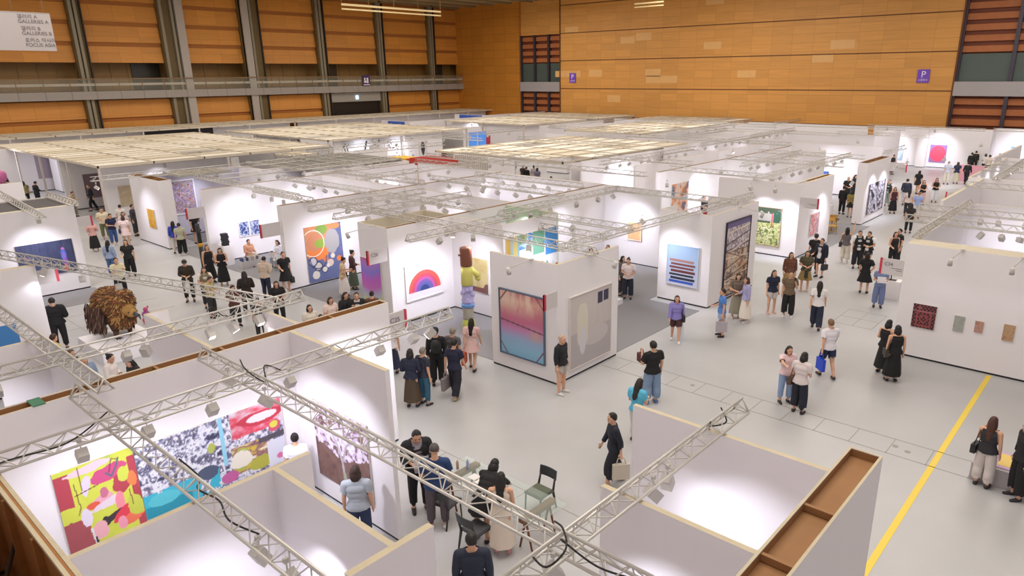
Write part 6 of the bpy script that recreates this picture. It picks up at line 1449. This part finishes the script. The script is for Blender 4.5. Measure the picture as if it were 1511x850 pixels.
(23.91, 17.10, -10, 'st', 'T:8a6a54', 'P:2a282c', 'b:5a3020', 'brown haired person behind the beige painting wall', dict(sc=.98)),
(44.94, 13.90, 165, 'rd', 'T:8c7a40', 'j:1d1c20', 'b:17120f', 'person in mustard green top and short black skirt', dict(sc=.98)),
(45.75, 14.67, 150, 'st', 'L:19191d', 'P:17171a', 's:17120f', 'person in black beside the mustard top visitor', dict(sc=1.04)),
(49.89, 15.77, 5, 'fd', 'T:22262a', 'P:22262a', 'g:c8a88c', 'bald person in black tee near the round wood table', dict(sc=1.06)),
(52.39, 16.18, 60, 'rd', 'L:2a2226', 'P:1c1b1f', 'l:4a2418', 'person with reddish brown hair in the narrow gap', dict(sc=.98)),
(54.96, 16.83, 30, 'rd', 'T:d0b8a0', 'P:3a3438', 'l:3a2018', 'person in beige blouse deeper in the narrow gap', dict(sc=.98)),
(57.79, 17.49, 40, 'st', 'L:3a2c2c', 'P:2a282c', 'b:3a2018', 'person at the far end of the narrow gap', dict(sc=1.0)),
(50.48, 13.30, -20, 'hb', 'V:1d1f26/c8c8c4', 'W:8a9690', 's:1d1512', 'person in dark vest and grey green trousers past the black and white painting', dict(sc=1.03)),
(47.93, 12.25, 10, 'st', 'S:4a2428', 'K:15151a', 'b:2a1a16', 'person in maroon top and long black skirt in the far aisle', dict(sc=.98)),
(51.45, 12.46, 175, 'wk', 'L:1a2030', 'W:cdccd4', 's:17120f', 'person in navy jacket with white lettering and pale trousers', dict(sc=1.05, wide=1.08)),
(47.56, 11.30, 178, 'st', 'T:d8c8c0', 'P:2a282c', 'l:15110f', 'person with long black hair before the pale trousers walker', dict(sc=.98)),
(57.02, 13.10, 160, 'wk', 'D:1d1b20', 'j:1d1b20', 'l:1d1512', 'person in short black dress with long brown hair, walking off', dict(sc=1.0)),
(52.37, 11.66, 10, 'fd', 'S:1d1b20', 'P:d0a8a0', 'b:1d1512', 'person in black top near the pink panel', dict(sc=.97)),
(47.07, 10.64, 175, 'fd', 'T:9aacdc', 'P:d8d0c8', 's:8a6a50', 'person in light blue shirt behind the long haired visitor', dict(sc=.95)),
(53.90, 11.23, 5, 'fd', 'S:1b1b1f', 'W:dcdce0', 'b:2a1a16', 'person in black camisole and white trousers beside the pink panel', dict(sc=.98)),
(63.33, 12.55, 170, 'st', 'T:a8acb8', 'W:c8c0b0', 's:8a7a68', 'taller of the couple in grey tee and khaki trousers', dict(sc=1.06)),
(64.17, 12.05, 175, 'st', 'T:232c4c', 'K:c8c0a8', 'l:33201a', 'person in navy top and cream skirt beside the khaki trousers visitor', dict(sc=1.0)),
(77.81, 14.48, 160, 'st', 'T:8a94d0', 'H:8a9cc8', 'b:3a2a24', 'person in periwinkle shirt in the bar crowd', dict(sc=.98)),
(64.24, 11.35, 160, 'wk', 'L:17181c', 'P:1a1d24', 's:15110f', 'person in black with a white bag striding to the bar crowd', dict(sc=1.04)),
(71.93, 12.55, 170, 'st', 'L:1a1c1e', 'P:1a1c1e', 's:15110f', 'first dark clothed person before the grey brown picture', dict(sc=1.03)),
(73.64, 12.55, 175, 'st', 'L:22261f', 'P:1d1c20', 's:15110f', 'second dark clothed person before the grey brown picture', dict(sc=1.03)),
(75.04, 12.27, 150, 'fd', 'T:d0b8a0', 'P:2a282c', 'l:4a3020', 'person in beige with long brown hair at the bar table', dict(sc=1.0)),
(72.13, 11.53, 190, 'fd', 'T:dcd8dc', 'P:1d1c20', 'b:3a2418', 'person in white tee behind the grey clothed bar table', dict(sc=1.0)),
(70.89, 11.01, 175, 'st', 'L:d4c8bc', 'P:22222a', 's:17120f', 'person in pale shirt and black trousers at the bar edge', dict(sc=1.02)),
(73.20, 10.64, 175, 'st', 'T:3a3438', 'P:2a282c', 'l:1d1512', 'dark haired person above the beige wall near the small blue painting', dict(sc=.98)),
(74.14, 10.28, 160, 'st', 'T:8a7468', 'P:2a282c', 'b:1d1512', 'curly haired person above the beige wall', dict(sc=1.0)),
(66.86, 17.58, 60, 'fd', 'L:26242a', 'P:2a282c', 's:17120f', 'person in black beside the pale cloud painting', dict(sc=1.0)),
(33.53, 40.03, 170, 'st', 'T:26242a', 'P:2a282c', 's:17120f', 'dark haired person by the yellow post of the pavilion', dict(sc=.98)),
(34.28, 40.23, 160, 'st', 'T:d8b8a8', 'P:2a282c', 's:17120f', 'person in peach near the pavilion posts', dict(sc=.98)),
(35.02, 40.47, 90, 'fd', 'T:d0a0a0', 'P:2a282c', 'b:3a2018', 'person in pink leaning by the orange pavilion post', dict(sc=.98)),
(34.64, 39.15, -60, 'st', 'T:c8b0a8', 'P:2a282c', 's:17120f', 'person just beyond the pavilion facing back', dict(sc=.98)),
(46.67, 53.74, 170, 'st', 'L:1d1c20', 'P:2a282c', 's:17120f', 'first dark clothed person behind the red pavilion roof', dict(sc=1.0)),
(46.43, 52.98, 160, 'st', 'L:5a2420', 'P:2a282c', 's:17120f', 'person in dark red behind the red pavilion roof', dict(sc=.98)),
(43.65, 56.87, 170, 'st', 'T:26242a', 'P:2a282c', 'b:17120f', 'dark haired person looking at the angular calligraphy', dict(sc=.98)),
(55.14, 62.58, 170, 'st', 'T:2c4a90', 'P:26345c', 's:17120f', 'person in blue before the narrow figure picture', dict(sc=1.0)),
(60.48, 65.83, 90, 'st', 'L:17171a', 'P:17171a', 's:17120f', 'person in black in the far doorway gap', dict(sc=1.0)),
(42.15, 38.67, 150, 'st', 'T:3a3230', 'P:3a4a6a', 's:3a2a20', 'person in dark tee at the head of the queue by the mesh lift', dict(sc=1.0)),
(41.52, 37.73, 170, 'st', 'L:22262a', 'P:2a2a2e', 's:17120f', 'person in dark jacket in the queue', dict(sc=1.0)),
(42.14, 37.49, 178, 'wk', 'T:d8d4d8', 'P:232a44', 's:1d1512', 'person in white tee and navy trousers in the queue', dict(sc=1.05)),
(41.52, 36.59, 165, 'st', 'T:8a86a0', 'P:8a86a0', 'b:4a3428', 'person in mauve grey outfit at the end of the queue', dict(sc=1.0)),
(44.98, 42.40, 175, 'st', 'L:19191c', 'P:19191c', 's:17120f', 'person in black at the edge of the white screen wall', dict(sc=1.0)),
(38.33, 32.48, 10, 'fd', 'T:17171a', 'P:17171a', 's:3a2a20', 'person in black standing beyond the long spine wall', dict(sc=1.02)),
(52.63, 54.95, 10, 'st', 'T:17171a', 'P:17171a', 's:17120f', 'person nearest the red square painting, black hair', dict(sc=1.0)),
(54.17, 54.07, 10, 'st', 'T:3a3438', 'P:17171a', 's:17120f', 'person just past the red square painting', dict(sc=1.0)),
(58.64, 30.84, 175, 'st', 'L:17171a', 'P:17171a', 's:17120f', 'lone black haired person beyond the long brown topped wall', dict(sc=1.0)),
(25.68, 53.62, 170, 'st', 'T:5a3a34', 'P:2a282c', 'l:3a1e1c', 'person with dark red hair beside the canopy corner post', dict(sc=1.0)),
(71.67, 59.65, 60, 'st', 'L:17171a', 'P:17171a', 's:17120f', 'person in black far off below the cream canopies', dict(sc=1.0)),
]
for (x, y, face, pose, top, bottom, hr, label, ex) in PPL:
    person(x, y, face, pose, top, bottom, hr, label, **ex)
